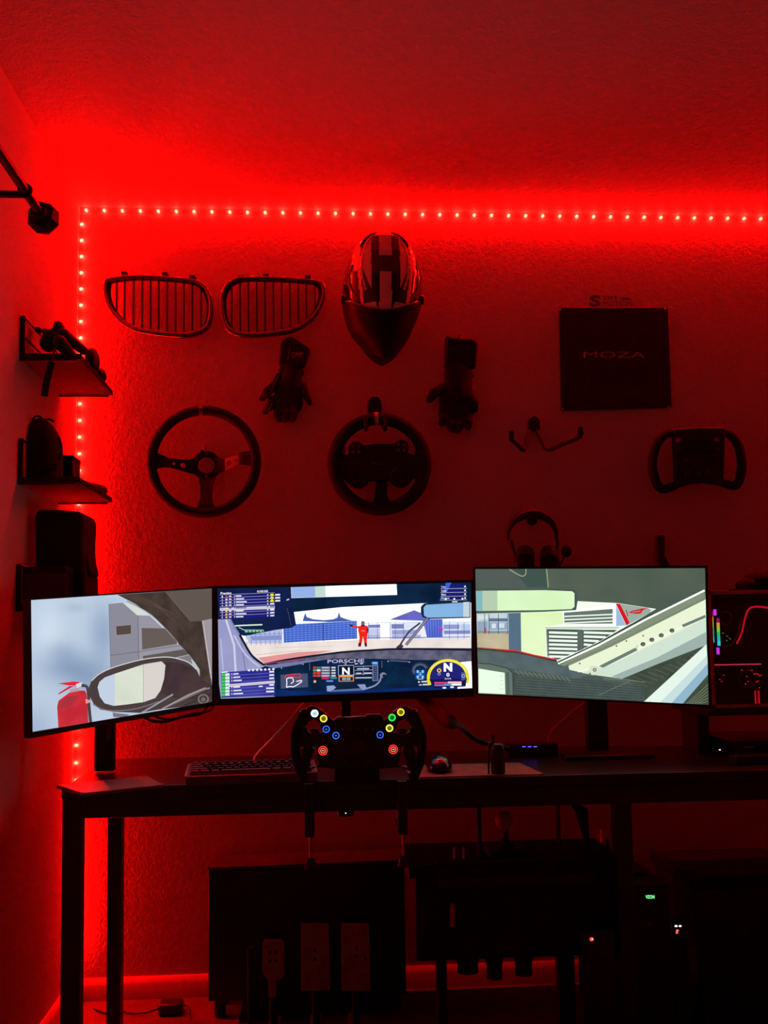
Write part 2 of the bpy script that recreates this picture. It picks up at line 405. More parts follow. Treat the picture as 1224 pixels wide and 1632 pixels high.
# --- racing gloves: cuff on a pin, fingers hanging down
def glove(label, C, cuff, wrist, palm, fingers, thumb, logo=None, strap=None, group='racing gloves on the wall'):
    OFF = .028
    Pp = lambda x, y, o=OFF: W(*C(x, y), o)
    t = thing('racing_glove', label, 'glove', Pp(*cuff[0], 0), group)
    k = PX / C.s
    mb = MB()
    for a, b, ra, rb in palm: mb.cap(Pp(*a), Pp(*b), ra * k, rb * k, 14, flat=(1, .42))
    for a, b, c, ra, rb in fingers + thumb:
        P1, P2, P3 = Pp(*a), Pp(*b, OFF + .012), Pp(*c, OFF + .004)
        mb.cap(P1, P2, ra * k, ra * k * .95, 10, flat=(1, .8)); mb.cap(P2, P3, ra * k * .95, rb * k, 10, flat=(1, .8))
    mb.build('hand', CLOTH, t, remesh=.0022, smooth=0)
    mb = MB(); pts = [Pp(*p, .006) for p in cuff]
    mb.prism(pts, (0, -.036, 0)); mb.build('cuff', SUEDE, t, bevel=.008)
    mb = MB()
    for a, b, r_ in wrist: mb.cap(Pp(*a), Pp(*b), r_ * k, r_ * k, 12, flat=(1, .42))
    mb.build('wrist_strap', RUBBER, t)
    for a, b, r_ in (strap or []): MB().tube(cr([Pp(*a, OFF + .021), Pp((a[0] + b[0]) / 2, (a[1] + b[1]) / 2, OFF + .024), Pp(*b, OFF + .020)], False, 5), r_ * k, 6).build('seam', GREY, t)
    if logo:
        (x0, y0), (x1, y1), s_ = logo
        MB().text(s_, lambda x, y: Pp(x0 + (x1 - x0) * x, y0 + (y1 - y0) * x - 26 * y, .0428), m=WHITEP).build('logo', None, t, smooth=0)
    p = Pp(cuff[0][0] + (cuff[2][0] - cuff[0][0]) * .5, cuff[0][1] + 12, 0); MB().cyl(p, p + Vector((0, -.046, 0)), .0025, 8).build('pin', STEEL, t)
Cg = cw(390, 520, 3.06)
class CC:
    def __init__(s, ox, oy, sc): s.ox, s.oy, s.s = ox, oy, sc
    def __call__(s, x, y): return (s.ox + x / s.s, s.oy + y / s.s)
Cg = CC(390, 520, 3.06)
glove('black racing glove with lettered cuff hanging fingers down, under the chrome grilles', Cg,
      [(178, 88), (225, 60), (322, 122), (316, 150), (292, 215), (168, 205)],
      [((185, 215), (272, 222), 22)],
      [((232, 215), (228, 300), 48, 58), ((200, 300), (190, 380), 42, 62), ((245, 300), (235, 380), 40, 50), ((165, 240), (140, 300), 14, 24)],
      [((140, 360), (118, 395), (102, 415), 24, 18), ((170, 395), (160, 430), (168, 452), 25, 20), ((205, 395), (200, 430), (196, 452), 25, 20), ((240, 390), (238, 425), (232, 452), 24, 19), ((285, 290), (303, 345), (318, 376), 20, 13)],
      [((160, 280), (112, 318), (86, 352), 24, 17)], ((228, 152), (284, 150), 'OMP'), [((210, 165), (222, 102), 1.6), ((122, 330), (165, 240), 1.5), ((115, 425), (132, 375), 2.2)])
glove('plain black racing glove hanging fingers down on the wall beside the hooked wheel', Cg,
      [(972, 55), (1040, 72), (1105, 72), (1132, 95), (1122, 215), (968, 215)],
      [((990, 235), (1098, 235), 22)],
      [((1040, 225), (1040, 320), 70, 74), ((1005, 330), (1000, 430), 56, 60), ((1070, 330), (1065, 420), 52, 56)],
      [((985, 430), (970, 455), (962, 470), 26, 21), ((1010, 440), (1005, 480), (1012, 500), 26, 20), ((1050, 440), (1045, 485), (1038, 505), 26, 20), ((1085, 420), (1090, 470), (1090, 488), 25, 19), ((1095, 330), (1120, 375), (1124, 405), 24, 17)],
      [((975, 300), (925, 325), (902, 355), 28, 21)])

# --- deep-dish three-spoke steering wheel
def three_spoke():
    C = CC(210, 620, 5.1); OFF = .095
    t = thing('steering_wheel', 'three-spoke suede steering wheel with a hollow centre hanging under the grilles', 'steering wheel', W(*C(608, 620)))
    k = PX / 5.1 * (1 - OFF / D); c = W(*C(588, 590), OFF)
    MB().ring(c, 422 * k, 41 * k, n=72, k=14, flat=(1, .95)).build('rim', SUEDE, t)
    mk = W(*C(563, 170), OFF); a = math.degrees(math.atan2(-(mk.x - c.x), mk.z - c.z))
    MB().ring(c, 422 * k, 42.5 * k, n=4, k=14, a0=-a - 2.2, a1=-a + 2.2, flat=(1, .95)).build('centre_marker', GREY, t)
    HO = .035; h = W(*C(607, 622), HO); kh = PX / 5.1 * (1 - HO / D)
    MB().ring(h, 93 * kh, 25 * kh, n=40, k=4, flat=(1, .35)).build('hub_plate', MATTE, t)
    MB().ring(W(*C(607, 622), .018), 88 * kh, 20 * kh, n=40, k=4, flat=(1, 1.9)).build('hub_boss', MATTE, t)
    for i in range(6):
        an = R(30 + 60 * i); p = h + Vector((math.cos(an) * 92 * kh, -.004, math.sin(an) * 92 * kh))
        MB().cyl(p, p + Vector((0, -.005, 0)), .0035, 10).build('bolt', STEEL, t)
    def spoke(pts, holes, m):
        """plate dished from hub to rim; holes are real openings between flanges"""
        mb = MB(); n = len(pts) // 2; up = pts[:n]; lo = pts[n:]
        A = [W(*C(x, y), o) for x, y, o in up]; B = [W(*C(x, y), o) for x, y, o in lo]
        th = Vector((0, -.004, 0))
        for i in range(n - 1):
            q = [A[i], A[i + 1], B[i + 1], B[i]]
            if i in holes:
                cen = sum(q, Vector()) / 4; inner = []
                rr = holes[i] * k; ux = ((A[i + 1] + B[i + 1]) - (A[i] + B[i])).normalized(); uz = ((A[i] + A[i + 1]) - (B[i] + B[i + 1])).normalized()
                N = 16; ring = [cen + ux * rr * math.cos(2 * math.pi * j / N) + uz * rr * math.sin(2 * math.pi * j / N) for j in range(N)]
                def edge(j):
                    an = 2 * math.pi * j / N; dx, dz = math.cos(an), math.sin(an); s_ = 1 / max(abs(dx), abs(dz)); u_ = (dx * s_ + 1) / 2; v_ = (dz * s_ + 1) / 2
                    tp = A[i].lerp(A[i + 1], u_); bt = B[i].lerp(B[i + 1], u_); return bt.lerp(tp, v_)
                out = [edge(j) for j in range(N)]
                for j in range(N):
                    j2 = (j + 1) % N
                    mb.add([out[j], out[j2], ring[j2], ring[j], out[j] + th, out[j2] + th, ring[j2] + th, ring[j] + th],
                           [(0, 1, 2, 3), (7, 6, 5, 4), (2, 6, 7, 3), (0, 4, 5, 1)])
            else: mb.prism(q, th)
        mb.build('spoke', m, t, smooth=25)
    o1, o2 = HO + .002, OFF - .004
    L_ = lambda f: o1 + (o2 - o1) * f
    spoke([(520, 560, L_(.05)), (458, 578, L_(.3)), (378, 570, L_(.5)), (310, 566, L_(.65)), (260, 540, L_(.85)), (195, 515, L_(1)),
           (540, 700, L_(.05)), (458, 682, L_(.3)), (372, 655, L_(.5)), (310, 640, L_(.65)), (260, 638, L_(.85)), (195, 650, L_(1))], {1: 21, 2: 13}, MATTE)
    spoke([(690, 560, L_(.05)), (756, 570, L_(.3)), (690, 690, L_(.05)), (763, 668, L_(.3))], {}, MATTE)
    spoke([(755, 570, L_(.3)), (822, 548, L_(.55)), (870, 538, L_(.7)), (762, 668, L_(.3)), (830, 632, L_(.55)), (874, 606, L_(.7))], {0: 22, 1: 12}, mat('lit spoke metal', (.5, .5, .5), .4, .7))  # bright lit stretch of the spoke put in as a paler metal
    spoke([(869, 522, L_(.69)), (900, 513, L_(.85)), (985, 498, L_(1)), (869, 616, L_(.69)), (900, 616, L_(.85)), (985, 628, L_(1))], {}, SUEDE)
    MB().ring(h + Vector((0, -.003, 0)), 93 * kh, 26 * kh, n=40, k=8, flat=(1, .18)).build('hub_ring', MATTE, t)
    spoke([(545, 720, L_(.05)), (558, 790, L_(.35)), (560, 880, L_(.65)), (545, 940, L_(.9)), (520, 985, L_(1)),
           (685, 720, L_(.05)), (660, 790, L_(.35)), (652, 880, L_(.65)), (665, 940, L_(.9)), (690, 985, L_(1))], {}, MATTE)
    p = W(*C(590, 535)); MB().cyl(p, p + Vector((0, -.05, 0)), .006, 12).build('wall_peg', MATTE, t)
    p = W(*C(596, 482)); MB().cyl(p, p + Vector((0, -.004, 0)), .0035, 8).build('screw', STEEL, t)
three_spoke()

# --- round wheel hanging on a hook
def hook_tab(t, x0, x1, y0, y1, C, depth=.02, m=None):
    a = C(x0, y0); b = C(x1, y1); w_ = (b[0] - a[0]) / 2; cx = (a[0] + b[0]) / 2
    pts = [W(cx - w_, b[1])] + [W(cx - w_ * math.cos(R(q)), a[1] + w_ * (1 - math.sin(R(q)))) for q in range(0, 181, 20)] + [W(cx + w_, b[1])]
    MB().prism(pts, (0, -depth, 0)).build('mounting_plate', m or BLACK, t, bevel=.003)
def hooked_wheel():
    C = CC(390, 520, 3.06); OFF = .085; k = PX / 3.06 * (1 - OFF / D)
    hk = thing('wall_hook', 'black two-pronged wall hook carrying the round button-studded wheel', 'hook', W(*C(631, 380)))
    hook_tab(hk, 598, 665, 345, 440, C)
    for x0, x1 in ((612, 592), (652, 684)):
        P = [W(*C(x0, 430), .018), W(*C(x0 + (x1 - x0) * .3, 452), .05), W(*C(x1, 505), .072), W(*C(x1 + (x1 - x0) * .1, 470), .125), W(*C(x1, 440), .132)]
        MB().tube(cr(P, False, 6), .0055, 10).build('prong', RUBBER, hk)
    t = thing('steering_wheel', 'round button-studded racing wheel hanging from the pronged hook on the wall', 'steering wheel', W(*C(658, 671)))
    c = W(*C(658, 671), OFF); RR = 226 * k
    MB().ring(c, RR, 32 * k, n=72, k=14, flat=(1, .9)).build('rim', SUEDE, t)
    mk = W(*C(641, 440), OFF); a = math.degrees(math.atan2(mk.x - c.x, mk.z - c.z))
    MB().ring(c, RR, 33.4 * k, n=4, k=14, a0=a - 2.4, a1=a + 2.4, flat=(1, .9)).build('centre_marker', WHITEP, t)
    P = lambda x, y, o: W(*C(x, y), o)
    body = [(470, 660), (500, 650), (505, 625), (570, 588), (640, 578), (745, 580), (800, 625), (830, 635), (868, 640), (868, 735), (822, 742), (800, 770), (700, 758), (640, 758), (500, 770), (478, 735), (468, 735)]
    MB().prism([P(x, y, .06) for x, y in body], (0, -.022, 0)).build('centre_body', BLACK, t, bevel=.004)
    MB().prism([P(x, y, .064) for x, y in [(640, 758), (695, 758), (692, 830), (712, 862), (722, 890), (610, 890), (624, 862), (634, 830)]], (0, -.012, 0)).build('spoke', MATTE, t, bevel=.002)
    for x, y, r_ in ((543, 600, 40), (763, 592, 40), (555, 740, 56), (760, 736, 56)):
        pod = MB().cyl(P(x, y, .058), P(x, y, .094), r_ * k, 28, r2=r_ * k * .9).build('button_pod', BLACK, t, bevel=.003)
        n = 4
        for i in range(n):
            an = R(45 + 90 * i); q = P(x, y, .094) + Vector((math.cos(an) * r_ * .5 * k, 0, math.sin(an) * r_ * .5 * k))
            MB().cyl(q, q + Vector((0, -.005, 0)), r_ * .22 * k, 12).build('button', GREY if r_ == 40 else GLOSSB, pod, bevel=.0008)
    em_ = MB().cyl(P(655, 668, .08), P(655, 668, .087), 42 * k, 32).build('centre_badge', GLOSSB, t, bevel=.001)
    MB().text('MOZA', lambda x, y: P(622 + 64 * x, 674 - 12 * y, .0875), m=GREY).build('badge_lettering', None, em_, smooth=0)
    for s_ in (-1, 1):
        xs = [658 + s_ * q for q in (95, 205, 212, 190, 100)]
        MB().prism([P(x, y, .048) for x, y in zip(xs, (655, 610, 690, 720, 700))], (0, -.004, 0)).build('shift_paddle', mat('carbon fibre', (.03, .03, .032), .25), t, bevel=.001)
        MB().box(P(658 + s_ * 178, 605, .075), (.012, .012, .018)).build('rim_clamp', STEEL, t, bevel=.002)
        MB().box(P(658 + s_ * 178, 740, .075), (.008, .012, .024)).build('rim_clamp', DARKST, t, bevel=.002)
    MB().cyl(P(655, 668, .0), P(655, 668, .062), .03, 20).build('quick_release', MATTE, t, bevel=.003)
hooked_wheel()

# --- empty W-shaped hook
def wire_hook():
    C = CC(780, 640, 2.757)
    t = thing('wall_hook', 'empty black W-shaped wheel hook under the square dark panel', 'hook', W(*C(192, 100)))
    hook_tab(t, 167, 218, 68, 132, C)
    for P in ([(178, 128, .016), (166, 165, .03), (152, 212, .05), (125, 190, .085), (97, 165, .115), (97, 132, .12)], [(208, 128, .016), (228, 165, .03), (254, 210, .05), (320, 188, .09), (398, 152, .125), (400, 118, .13)]):
        pts = [W(*C(x, y), o) for x, y, o in P]
        MB().tube(cr(pts, False, 6), .0072, 10).build('arm', RUBBER, t)
        MB().cap(pts[-2], pts[-1], .0085, .0085, 12).build('rubber_tip', RUBBER, t)
wire_hook()

# --- butterfly wheel
def butterfly():
    C = CC(780, 640, 2.757); k = PX / 2.757
    t = thing('steering_wheel', 'black butterfly-shaped racing wheel on the wall near the edge of the picture', 'steering wheel', W(*C(915, 250)))
    P = lambda x, y, o=.06: W(*C(x, y), o)
    for pts in ([(835, 140), (775, 145), (732, 195), (717, 265), (724, 330), (752, 382), (800, 375), (845, 350)], [(985, 136), (1050, 142), (1092, 190), (1109, 262), (1104, 325), (1082, 368), (1040, 362), (990, 345)]):
        n = len(cr([P(*p) for p in pts], False, 6)); rad = [(17 + 5 * math.sin(math.pi * i / (n - 1))) * k for i in range(n)]
        MB().tube(cr([P(*p) for p in pts], False, 6), rad, 12, flat=(1, .85)).build('grip', SUEDE, t)
    body = [(800, 128), (915, 119), (1025, 121), (1022, 190), (1018, 300), (1015, 372), (985, 368), (930, 362), (880, 366), (835, 378), (808, 384), (805, 300), (800, 200)]
    MB().prism([P(x, y, .046) for x, y in body], (0, -.026, 0)).build('centre_plate', BLACK, t, bevel=.004)
    d = MB().prism([P(x, y, .072) for x, y in [(858, 165), (972, 162), (972, 222), (858, 225)]], (0, -.003, 0)).build('display', GLOSSB, t, bevel=.001)
    for x, y in ((830, 170), (830, 215), (830, 270), (998, 168), (998, 212), (998, 266), (870, 260), (960, 258)):
        MB().cyl(P(x, y, .071), P(x, y, .079), 11 * k, 14).build('button', GREY if y < 200 else BLACK, t, bevel=.001)
    for x, y in ((872, 318), (915, 322), (958, 316)):
        MB().cyl(P(x, y, .071), P(x, y, .085), 16 * k, 18, r2=13 * k).build('rotary_knob', BLACK, t, bevel=.001)
    for s_ in (-1, 1):
        MB().prism([P(915 + s_ * x, y, .036) for x, y in ((60, 180), (104, 190), (106, 260), (104, 300), (60, 290))], (0, -.004, 0)).build('shift_paddle', MC['carbon fibre'], t, bevel=.001)
    MB().cyl(P(915, 250, 0), P(915, 250, .05), .03, 20).build('quick_release', MATTE, t, bevel=.003)
butterfly()

# --- square panel and the decal over it
def panel():
    C = CC(860, 440, 5.1); o = .012
    t = thing('logo_panel', 'square matte black panel with red-lit MOZA lettering pinned to the wall', 'panel', W(*C(605, 680)))
    q = [(147, 262), (590, 266), (1037, 261), (1052, 660), (1066, 1070), (620, 1088), (171, 1096), (158, 660)]
    MB().prism([W(*C(x, y)) for x, y in q], (0, -.010, 0)).build('board', mat('black panel face', (.02, .018, .018), .6), t, bevel=.0015)
    P = lambda x, y: W(*C(x, y), .0106)
    INK = mat('panel lettering', (.42, .42, .42), .5, var=.02)
    MB().text('MOZA', lambda x, y: P(356 + 502 * x, 664 - 50 * y), m=INK, bold=.0).build('lettering', None, t, smooth=0)
    mb = MB()
    for i, ch in enumerate('RACING'):
        x0 = 362 + i * 93; mb.text(ch, lambda x, y: P(x0 + (34 if ch != 'I' else 8) * x, 720 - 27 * y), m=mat('panel small lettering', (.09, .085, .085), .5))
    mb.build('small_lettering', None, t, smooth=0)
    for x, y in ((166, 274), (1022, 268), (190, 1082), (1046, 1062)):
        p = W(*C(x, y), .010); MB().ell(p, (.0035, .003, .0035), 10, 6).build('pin', STEEL, t)
    t = thing('decal', 'small SIM MOTION sticker on the wall above the black panel', 'sticker', W(*C(575, 205)))
    MB().prism([W(*C(x, y)) for x, y in ((392, 146), (760, 146), (760, 256), (392, 256))], (0, -.0006, 0)).build('backing', mat('clear decal film', (.66, .62, .6), .35, var=.02), t, smooth=0)
    P = lambda x, y: W(*C(x, y), .0009); DK = mat('decal ink', (.10, .09, .09), .5)
    MB().text('S', lambda x, y: P(402 + 96 * x, 248 - 92 * y), m=DK, bold=.03).build('emblem', None, t, smooth=0)
    mb = MB().text('SIM', lambda x, y: P(515 + 108 * x, 196 - 36 * y), m=DK).text('MOTION', lambda x, y: P(515 + 238 * x, 246 - 40 * y), m=DK)
    mb.build('lettering', None, t, smooth=0)
    mb = MB(); mb.flat([P(640, 196), P(755, 190), P(735, 180), P(700, 176)], DK).flat([P(640, 180), P(720, 168), P(640, 174)], DK); mb.build('speed_mark', None, t, smooth=0)
panel()

# --- headset on the wall behind the screen, and the small upright bracket
def headset():
    C = CC(780, 640, 2.757); o = .10; k = PX / 2.757
    t = thing('headset', 'black headset with boom microphone hanging above the brightest dashboard screen', 'headset', W(*C(188, 640)))
    P = lambda x, y, q=o: W(*C(x, y), q)
    HM = mat('headset plastic', (.03, .032, .035), .5)
    arc = [P(188 + 108 * math.sin(R(a)), 592 - 100 * math.cos(R(a))) for a in range(-100, 101, 10)]
    MB().tube(arc, [(9 + 15 * math.cos(R(a)) ** 2 if abs(a) < 90 else 9) * k for a in range(-100, 101, 10)], 10, flat=(1, 1.7), up=(0, 1, 0)).build('headband', HM, t)
    for x in (158, 262):
        cup = MB().cap(P(x, 672), P(x + (6 if x > 200 else -6), 720), 40 * k, 46 * k, 18, flat=(1, .75)).build('ear_cup', HM, t)
        MB().ring(P(x, 700, o + .035), 30 * k, 10 * k, n=28, k=8).build('ear_cushion', CLOTH, cup)
        MB().tube(cr([P(x + (-62 if x < 200 else 38), 610), P(x + (-50 if x < 200 else 34), 660), P(x + (-30 if x < 200 else 26), 700)], False, 5), 7 * k, 8).build('yoke', HM, t)
    MB().tube(cr([P(285, 740), P(310, 715, .13), P(330, 680, .14)], False, 6), 4 * k, 8).build('microphone_boom', HM, t)
    MB().ell(P(338, 657, .14), (23 * k, 20 * k, 27 * k)).build('microphone_foam', CLOTH, t)
    h = thing('wall_hook', 'plain black peg hook hidden under the hanging headset band', 'hook', P(188, 505, 0))
    MB().cyl(P(188, 522, 0), P(188, 522, .125), .006, 12).build('peg', MATTE, h)
    MB().cyl(P(188, 522, 0), P(188, 522, .008), .016, 20).build('plate', MATTE, h, bevel=.001)
    t = thing('wall_bracket', 'small upright black bracket sticking up behind the bright dashboard screen', 'bracket', P(745, 660, 0))
    pts = [(728, 590), (761, 590), (761, 680), (785, 720), (785, 790), (740, 790), (740, 706), (728, 700)]
    MB().prism([P(x, y, 0) for x, y in pts], (0, -.022, 0)).build('plate', HM, t, bevel=.002)
    MB().box(P(745, 640, .026), (.014, .008, .03)).build('clip', HM, t, bevel=.001)
headset()

# ------------------------------------------------------------------ desk
DZ = .715; DY0 = 2.245; DY1 = 2.745; DX0 = onY(98, 1268, DY0).x; DX1 = 1.95
DT = .024
desk = thing('desk', 'long black desk on square legs under the three screens', 'desk', ((DX0 + DX1) / 2, (DY0 + DY1) / 2, 0))
MB().bb((DX0, DY0, DZ - DT), (DX1, DY1, DZ)).build('desktop', WOODB, desk, bevel=.002)
LEG = mat('black powder-coated steel', (.013, .012, .012), .45)
for y in (DY0 + .012, DY1 - .05):
    MB().bb((DX0 + .005, y, DZ - DT - .046), (DX1 - .01, y + .038, DZ - DT)).build('rail', LEG, desk, bevel=.002)
for x in (DX0 + .005, DX1 - .05):
    MB().bb((x, DY0 + .05, DZ - DT - .046), (x + .04, DY1 - .05, DZ - DT)).build('side_rail', LEG, desk, bevel=.002)
def leg(px0, px1, y, ddx=0):
    a = onY(px0, 1400, y).x; b = onY(px1, 1400, y).x
    l = MB().bb((a, y, .012), (b, y + .042, DZ - DT - .001)).build('leg', LEG, desk, bevel=.002)
    MB().cyl(((a + b) / 2, y + .021, 0 if px0 < 300 else .0045), ((a + b) / 2, y + .021, .013), .016, 14).build('foot', RUBBER, l)
leg(98, 128, DY0 + .011); leg(171, 193, DY1 - .052); leg(985, 1011, DY0 + .055)
xx = DX1 - .052
for y in (DY0 + .011, DY1 - .052): MB().bb((xx, y, .0045 if xx < 1.9 else 0), (xx + .042, y + .042, DZ - DT)).build('leg', LEG, desk, bevel=.002)

# ------------------------------------------------------------------ monitors
class Screen:
    """flat picture on a panel: every shape is given where the photograph shows it and lies on the panel's own plane"""
    def __init__(s, L, Rr, C):
        s.P = L; s.u = (Rr - L).normalized(); s.N = Vector((s.u.y, -s.u.x, 0)).normalized()
        if s.N.y > 0: s.N = -s.N
        s.mb = MB(); s.k = 0; s.C = C; s.lvl = 0
    def at(s, x, y, lift=None):
        p = s.C(x, y); return onP(p[0], p[1], s.P, s.N) + s.N * (s.lvl if lift is None else lift)
    def up(s): s.lvl += .000006
    def poly(s, pts, c, k=1.0, c2=None, scale=8., smooth=0):
        s.up()
        if smooth: pts = [(v.x, v.y) for v in cr([(x, y, 0) for x, y in pts], True, smooth)]
        s.mb.flat([s.at(x, y) for x, y in pts], em(c, k * SCREEN, c2, scale))
    def rect(s, x0, y0, x1, y1, c, k=1.0, slope=0.0):
        s.poly([(x0, y0), (x1, y0 + slope * (x1 - x0)), (x1, y1 + slope * (x1 - x0)), (x0, y1)], c, k)
    def shade(s, q, fn, nx, ny):
        """part of the picture whose colour changes smoothly"""
        s.up(); (a, b, c, d) = [Vector((*p, 0)) for p in q]; V = []; s.cols = getattr(s, 'cols', {})
        for j in range(ny + 1):
            for i in range(nx + 1):
                p = a.lerp(b, i / nx).lerp(d.lerp(c, i / nx), j / ny); s.cols[len(s.mb.v) + len(V)] = lin(fn(p.x, p.y)); V.append(s.at(p.x, p.y))
        m = bpy.data.materials.new('screen picture'); m.use_nodes = True; nt = m.node_tree; nt.nodes.clear()
        o = nt.nodes.new('ShaderNodeOutputMaterial'); e = nt.nodes.new('ShaderNodeEmission'); at = nt.nodes.new('ShaderNodeAttribute'); at.attribute_name = 'picture'
        nt.links.new(at.outputs['Color'], e.inputs[0]); nt.links.new(e.outputs[0], o.inputs[0]); e.inputs[1].default_value = SCREEN
        s.mb.add(V, [(j * (nx + 1) + i, j * (nx + 1) + i + 1, (j + 1) * (nx + 1) + i + 1, (j + 1) * (nx + 1) + i) for j in range(ny) for i in range(nx)], m)
    def finish(s, parent):
        ob = s.mb.build('screen', None, parent, smooth=0, normals=False)
        if getattr(s, 'cols', None):
            at = ob.data.color_attributes.new('picture', 'FLOAT_COLOR', 'POINT')
            for i, c in s.cols.items(): at.data[i].color = (*c, 1)
    def line(s, pts, w_, c, k=1.0, smooth=0):
        s.up()
        if smooth: pts = [(v.x, v.y) for v in cr([(x, y, 0) for x, y in pts], False, smooth)]
        for (a, b), (c_, d) in zip(pts[:-1], pts[1:]):
            l = math.hypot(c_ - a, d - b) or 1; nx, ny = -(d - b) / l * w_ / 2, (c_ - a) / l * w_ / 2
            s.mb.flat([s.at(a + nx, b + ny), s.at(c_ + nx, d + ny), s.at(c_ - nx, d - ny), s.at(a - nx, b - ny)], em(c, k * SCREEN))
    def disc(s, x, y, r, c, k=1.0, ry=None, r0=0, a0=0, a1=360):
        s.up(); ry = ry or r; N = 28; P = lambda q, rr, rry: s.at(x + rr * math.cos(R(q)), y - rry * math.sin(R(q)))
        if not r0: s.mb.flat([P(a0 + (a1 - a0) * i / N, r, ry) for i in range(N)], em(c, k * SCREEN)); return
        for i in range(N):
            q, q2 = a0 + (a1 - a0) * i / N, a0 + (a1 - a0) * (i + 1) / N; f_ = r0 / r
            s.mb.flat([P(q, r, ry), P(q2, r, ry), P(q2, r0, ry * f_), P(q, r0, ry * f_)], em(c, k * SCREEN))
    def text(s, st, x0, y0, x1, y1, c, k=1.0, bold=.02, slope=0.0):
        """fits the string in the box x0..x1, y0 (top) .. y1 (foot)"""
        s.up(); s.mb.text(st, lambda x, y: s.at(x0 + (x1 - x0) * x, y1 + (y0 - y1) * y + slope * (x1 - x0) * x), m=em(c, k * SCREEN), bold=bold)
def monitor(label, outer, scr, YL, YR, group=None):
    """outer and scr: corner pixels TL TR BR BL; YL, YR the depths of its two upright edges"""
    A = onY(*outer[0], YL); B = onY(*outer[1], YR); A.z = B.z = 0
    u = (B - A).normalized(); N = Vector((u.y, -u.x, 0))
    if N.y > 0: N = -N
    O = [onP(*p, A, N) for p in outer]; cen = sum(O, Vector()) / 4
    t = thing('monitor', label, 'monitor', (cen.x, cen.y, cen.z), None)
    S_ = [onP(*p, A, N) for p in scr]
    # bezel frame: four rails around the glass, a thin back shell and the deeper electronics hump
    mb = MB(); bk = -N * .022; fr = N * .0015
    n4 = range(4)
    mb.v += [p + fr for p in O] + [p + fr for p in S_] + [p + bk for p in O] + [p - N * .002 for p in S_]
    for i in n4:
        j = (i + 1) % 4
        mb.f += [[i, j, 4 + j, 4 + i], [i, 8 + i, 8 + j, j], [4 + i, 4 + j, 12 + j, 12 + i]]; mb.m += [0, 0, 0]
    mb.f.append([8, 9, 10, 11]); mb.m.append(0)
    mb.build('bezel', BLACK, t, smooth=25)
    q = [cen + (p - cen) * .62 + bk for p in O]; q2 = [cen + (p - cen) * .5 + bk * 2.6 for p in O]
    mb = MB().add(q + q2, [(0, 1, 2, 3), (7, 6, 5, 4)] + [(i, i + 4, (i + 1) % 4 + 4, (i + 1) % 4) for i in n4]); mb.build('back_housing', BLACK, t, smooth=25)
    return t, A, B, N, cen, S_, bk
# left screen ---------------------------------------------------------------
C1 = CC(30, 920, 3.709)
tL, A, B, N, cenL, S_, bk = monitor('leftmost of the three screens, angled, showing a door mirror and a red extinguisher', [(44, 955), (340.5, 934.5), (341, 1125), (46.5, 1177)], [(49, 956.5), (338, 937.5), (338.3, 1118.5), (51.5, 1166.5)], 2.21, 2.60)
s = Screen(A, B, C1); s.lvl = -.0012
full = [(70, 135), (1143, 66), (1143, 738), (80, 914)]
def sky(x, y):
    """soft grey-blue plaster wall on the picture, in close-up coordinates"""
    g = lambda cx, cy, sx, sy: math.exp(-((x - cx) / sx) ** 2 - ((y - cy) / sy) ** 2)
    d = .22 * g(500, 330, 75, 160) + .24 * g(290, 530, 170, 90) + .20 * g(440, 620, 150, 110) + .12 * g(250, 430, 90, 60) - .10 * g(180, 330, 90, 160) + .14 * g(90, 900, 120, 130) + .10 * g(330, 180, 60, 25)
    return [v * (1 - max(-.1, d) * q) for v, q in zip((190, 206, 226), (.95, .78, .55))]
s.shade(full, sky, 30, 36)
s.poly([(534, 158), (615, 150), (700, 225), (775, 228), (960, 400), (1075, 560), (1070, 610), (545, 610)], (140, 139, 153))
s.poly([(705, 228), (775, 228), (960, 400), (1040, 470), (1040, 620), (712, 620)], (152, 150, 162))
s.poly([(620, 150), (690, 170), (775, 226), (702, 222)], (214, 219, 212))
s.poly([(573, 286), (668, 277), (669, 338), (576, 347)], (150, 146, 152)); s.poly([(577, 290), (664, 282), (665, 334), (580, 342)], (88, 72, 68))
s.poly([(728, 300), (865, 302), (945, 392), (731, 428)], (104, 92, 88)); s.poly([(735, 466), (975, 426), (1030, 470), (738, 500)], (96, 88, 84))
s.poly([(940, 470), (1040, 452), (1060, 520), (960, 520)], (128, 124, 130)); s.poly([(1020, 480), (1075, 535), (1075, 606), (1040, 570)], (185, 195, 198))
s.line([(706, 226), (711, 500)], 3, (92, 90, 104)); s.line([(545, 462), (712, 440), (960, 402)], 3, (92, 90, 104)); s.line([(534, 158), (546, 560)], 3, (105, 108, 125))
s.line([(938, 375), (940, 402)], 5, (190, 190, 195)); s.line([(930, 476), (1010, 458)], 5, (170, 168, 172))
# door frame and roof of the car
s.poly([(585, 103), (1143, 66), (1143, 738), (1070, 700), (1072, 600), (1070, 545), (1020, 470), (940, 385), (870, 305), (790, 225), (690, 158)], (82, 66, 60), .9, (66, 54, 50), 30.)
s.poly([(870, 87), (1143, 66), (1143, 245), (1080, 258), (1020, 262), (960, 190)], (98, 86, 80)); s.line([(870, 87), (1018, 262)], 3, (120, 106, 98))
for i in range(9): s.line([(620 + 22 * i, 112 + 8 * i), (740 + 22 * i, 120 + 12 * i), (850 + 18 * i, 200 + 18 * i)], 2, (104, 84, 74), .8, 4)
s.line([(640, 140), (790, 225), (945, 385)], 4, (126, 108, 98), 1, 4)
s.poly([(1083, 256), (1143, 245), (1143, 640), (1128, 560)], (158, 150, 156)); s.line([(1090, 258), (1140, 600)], 4, (205, 198, 200))
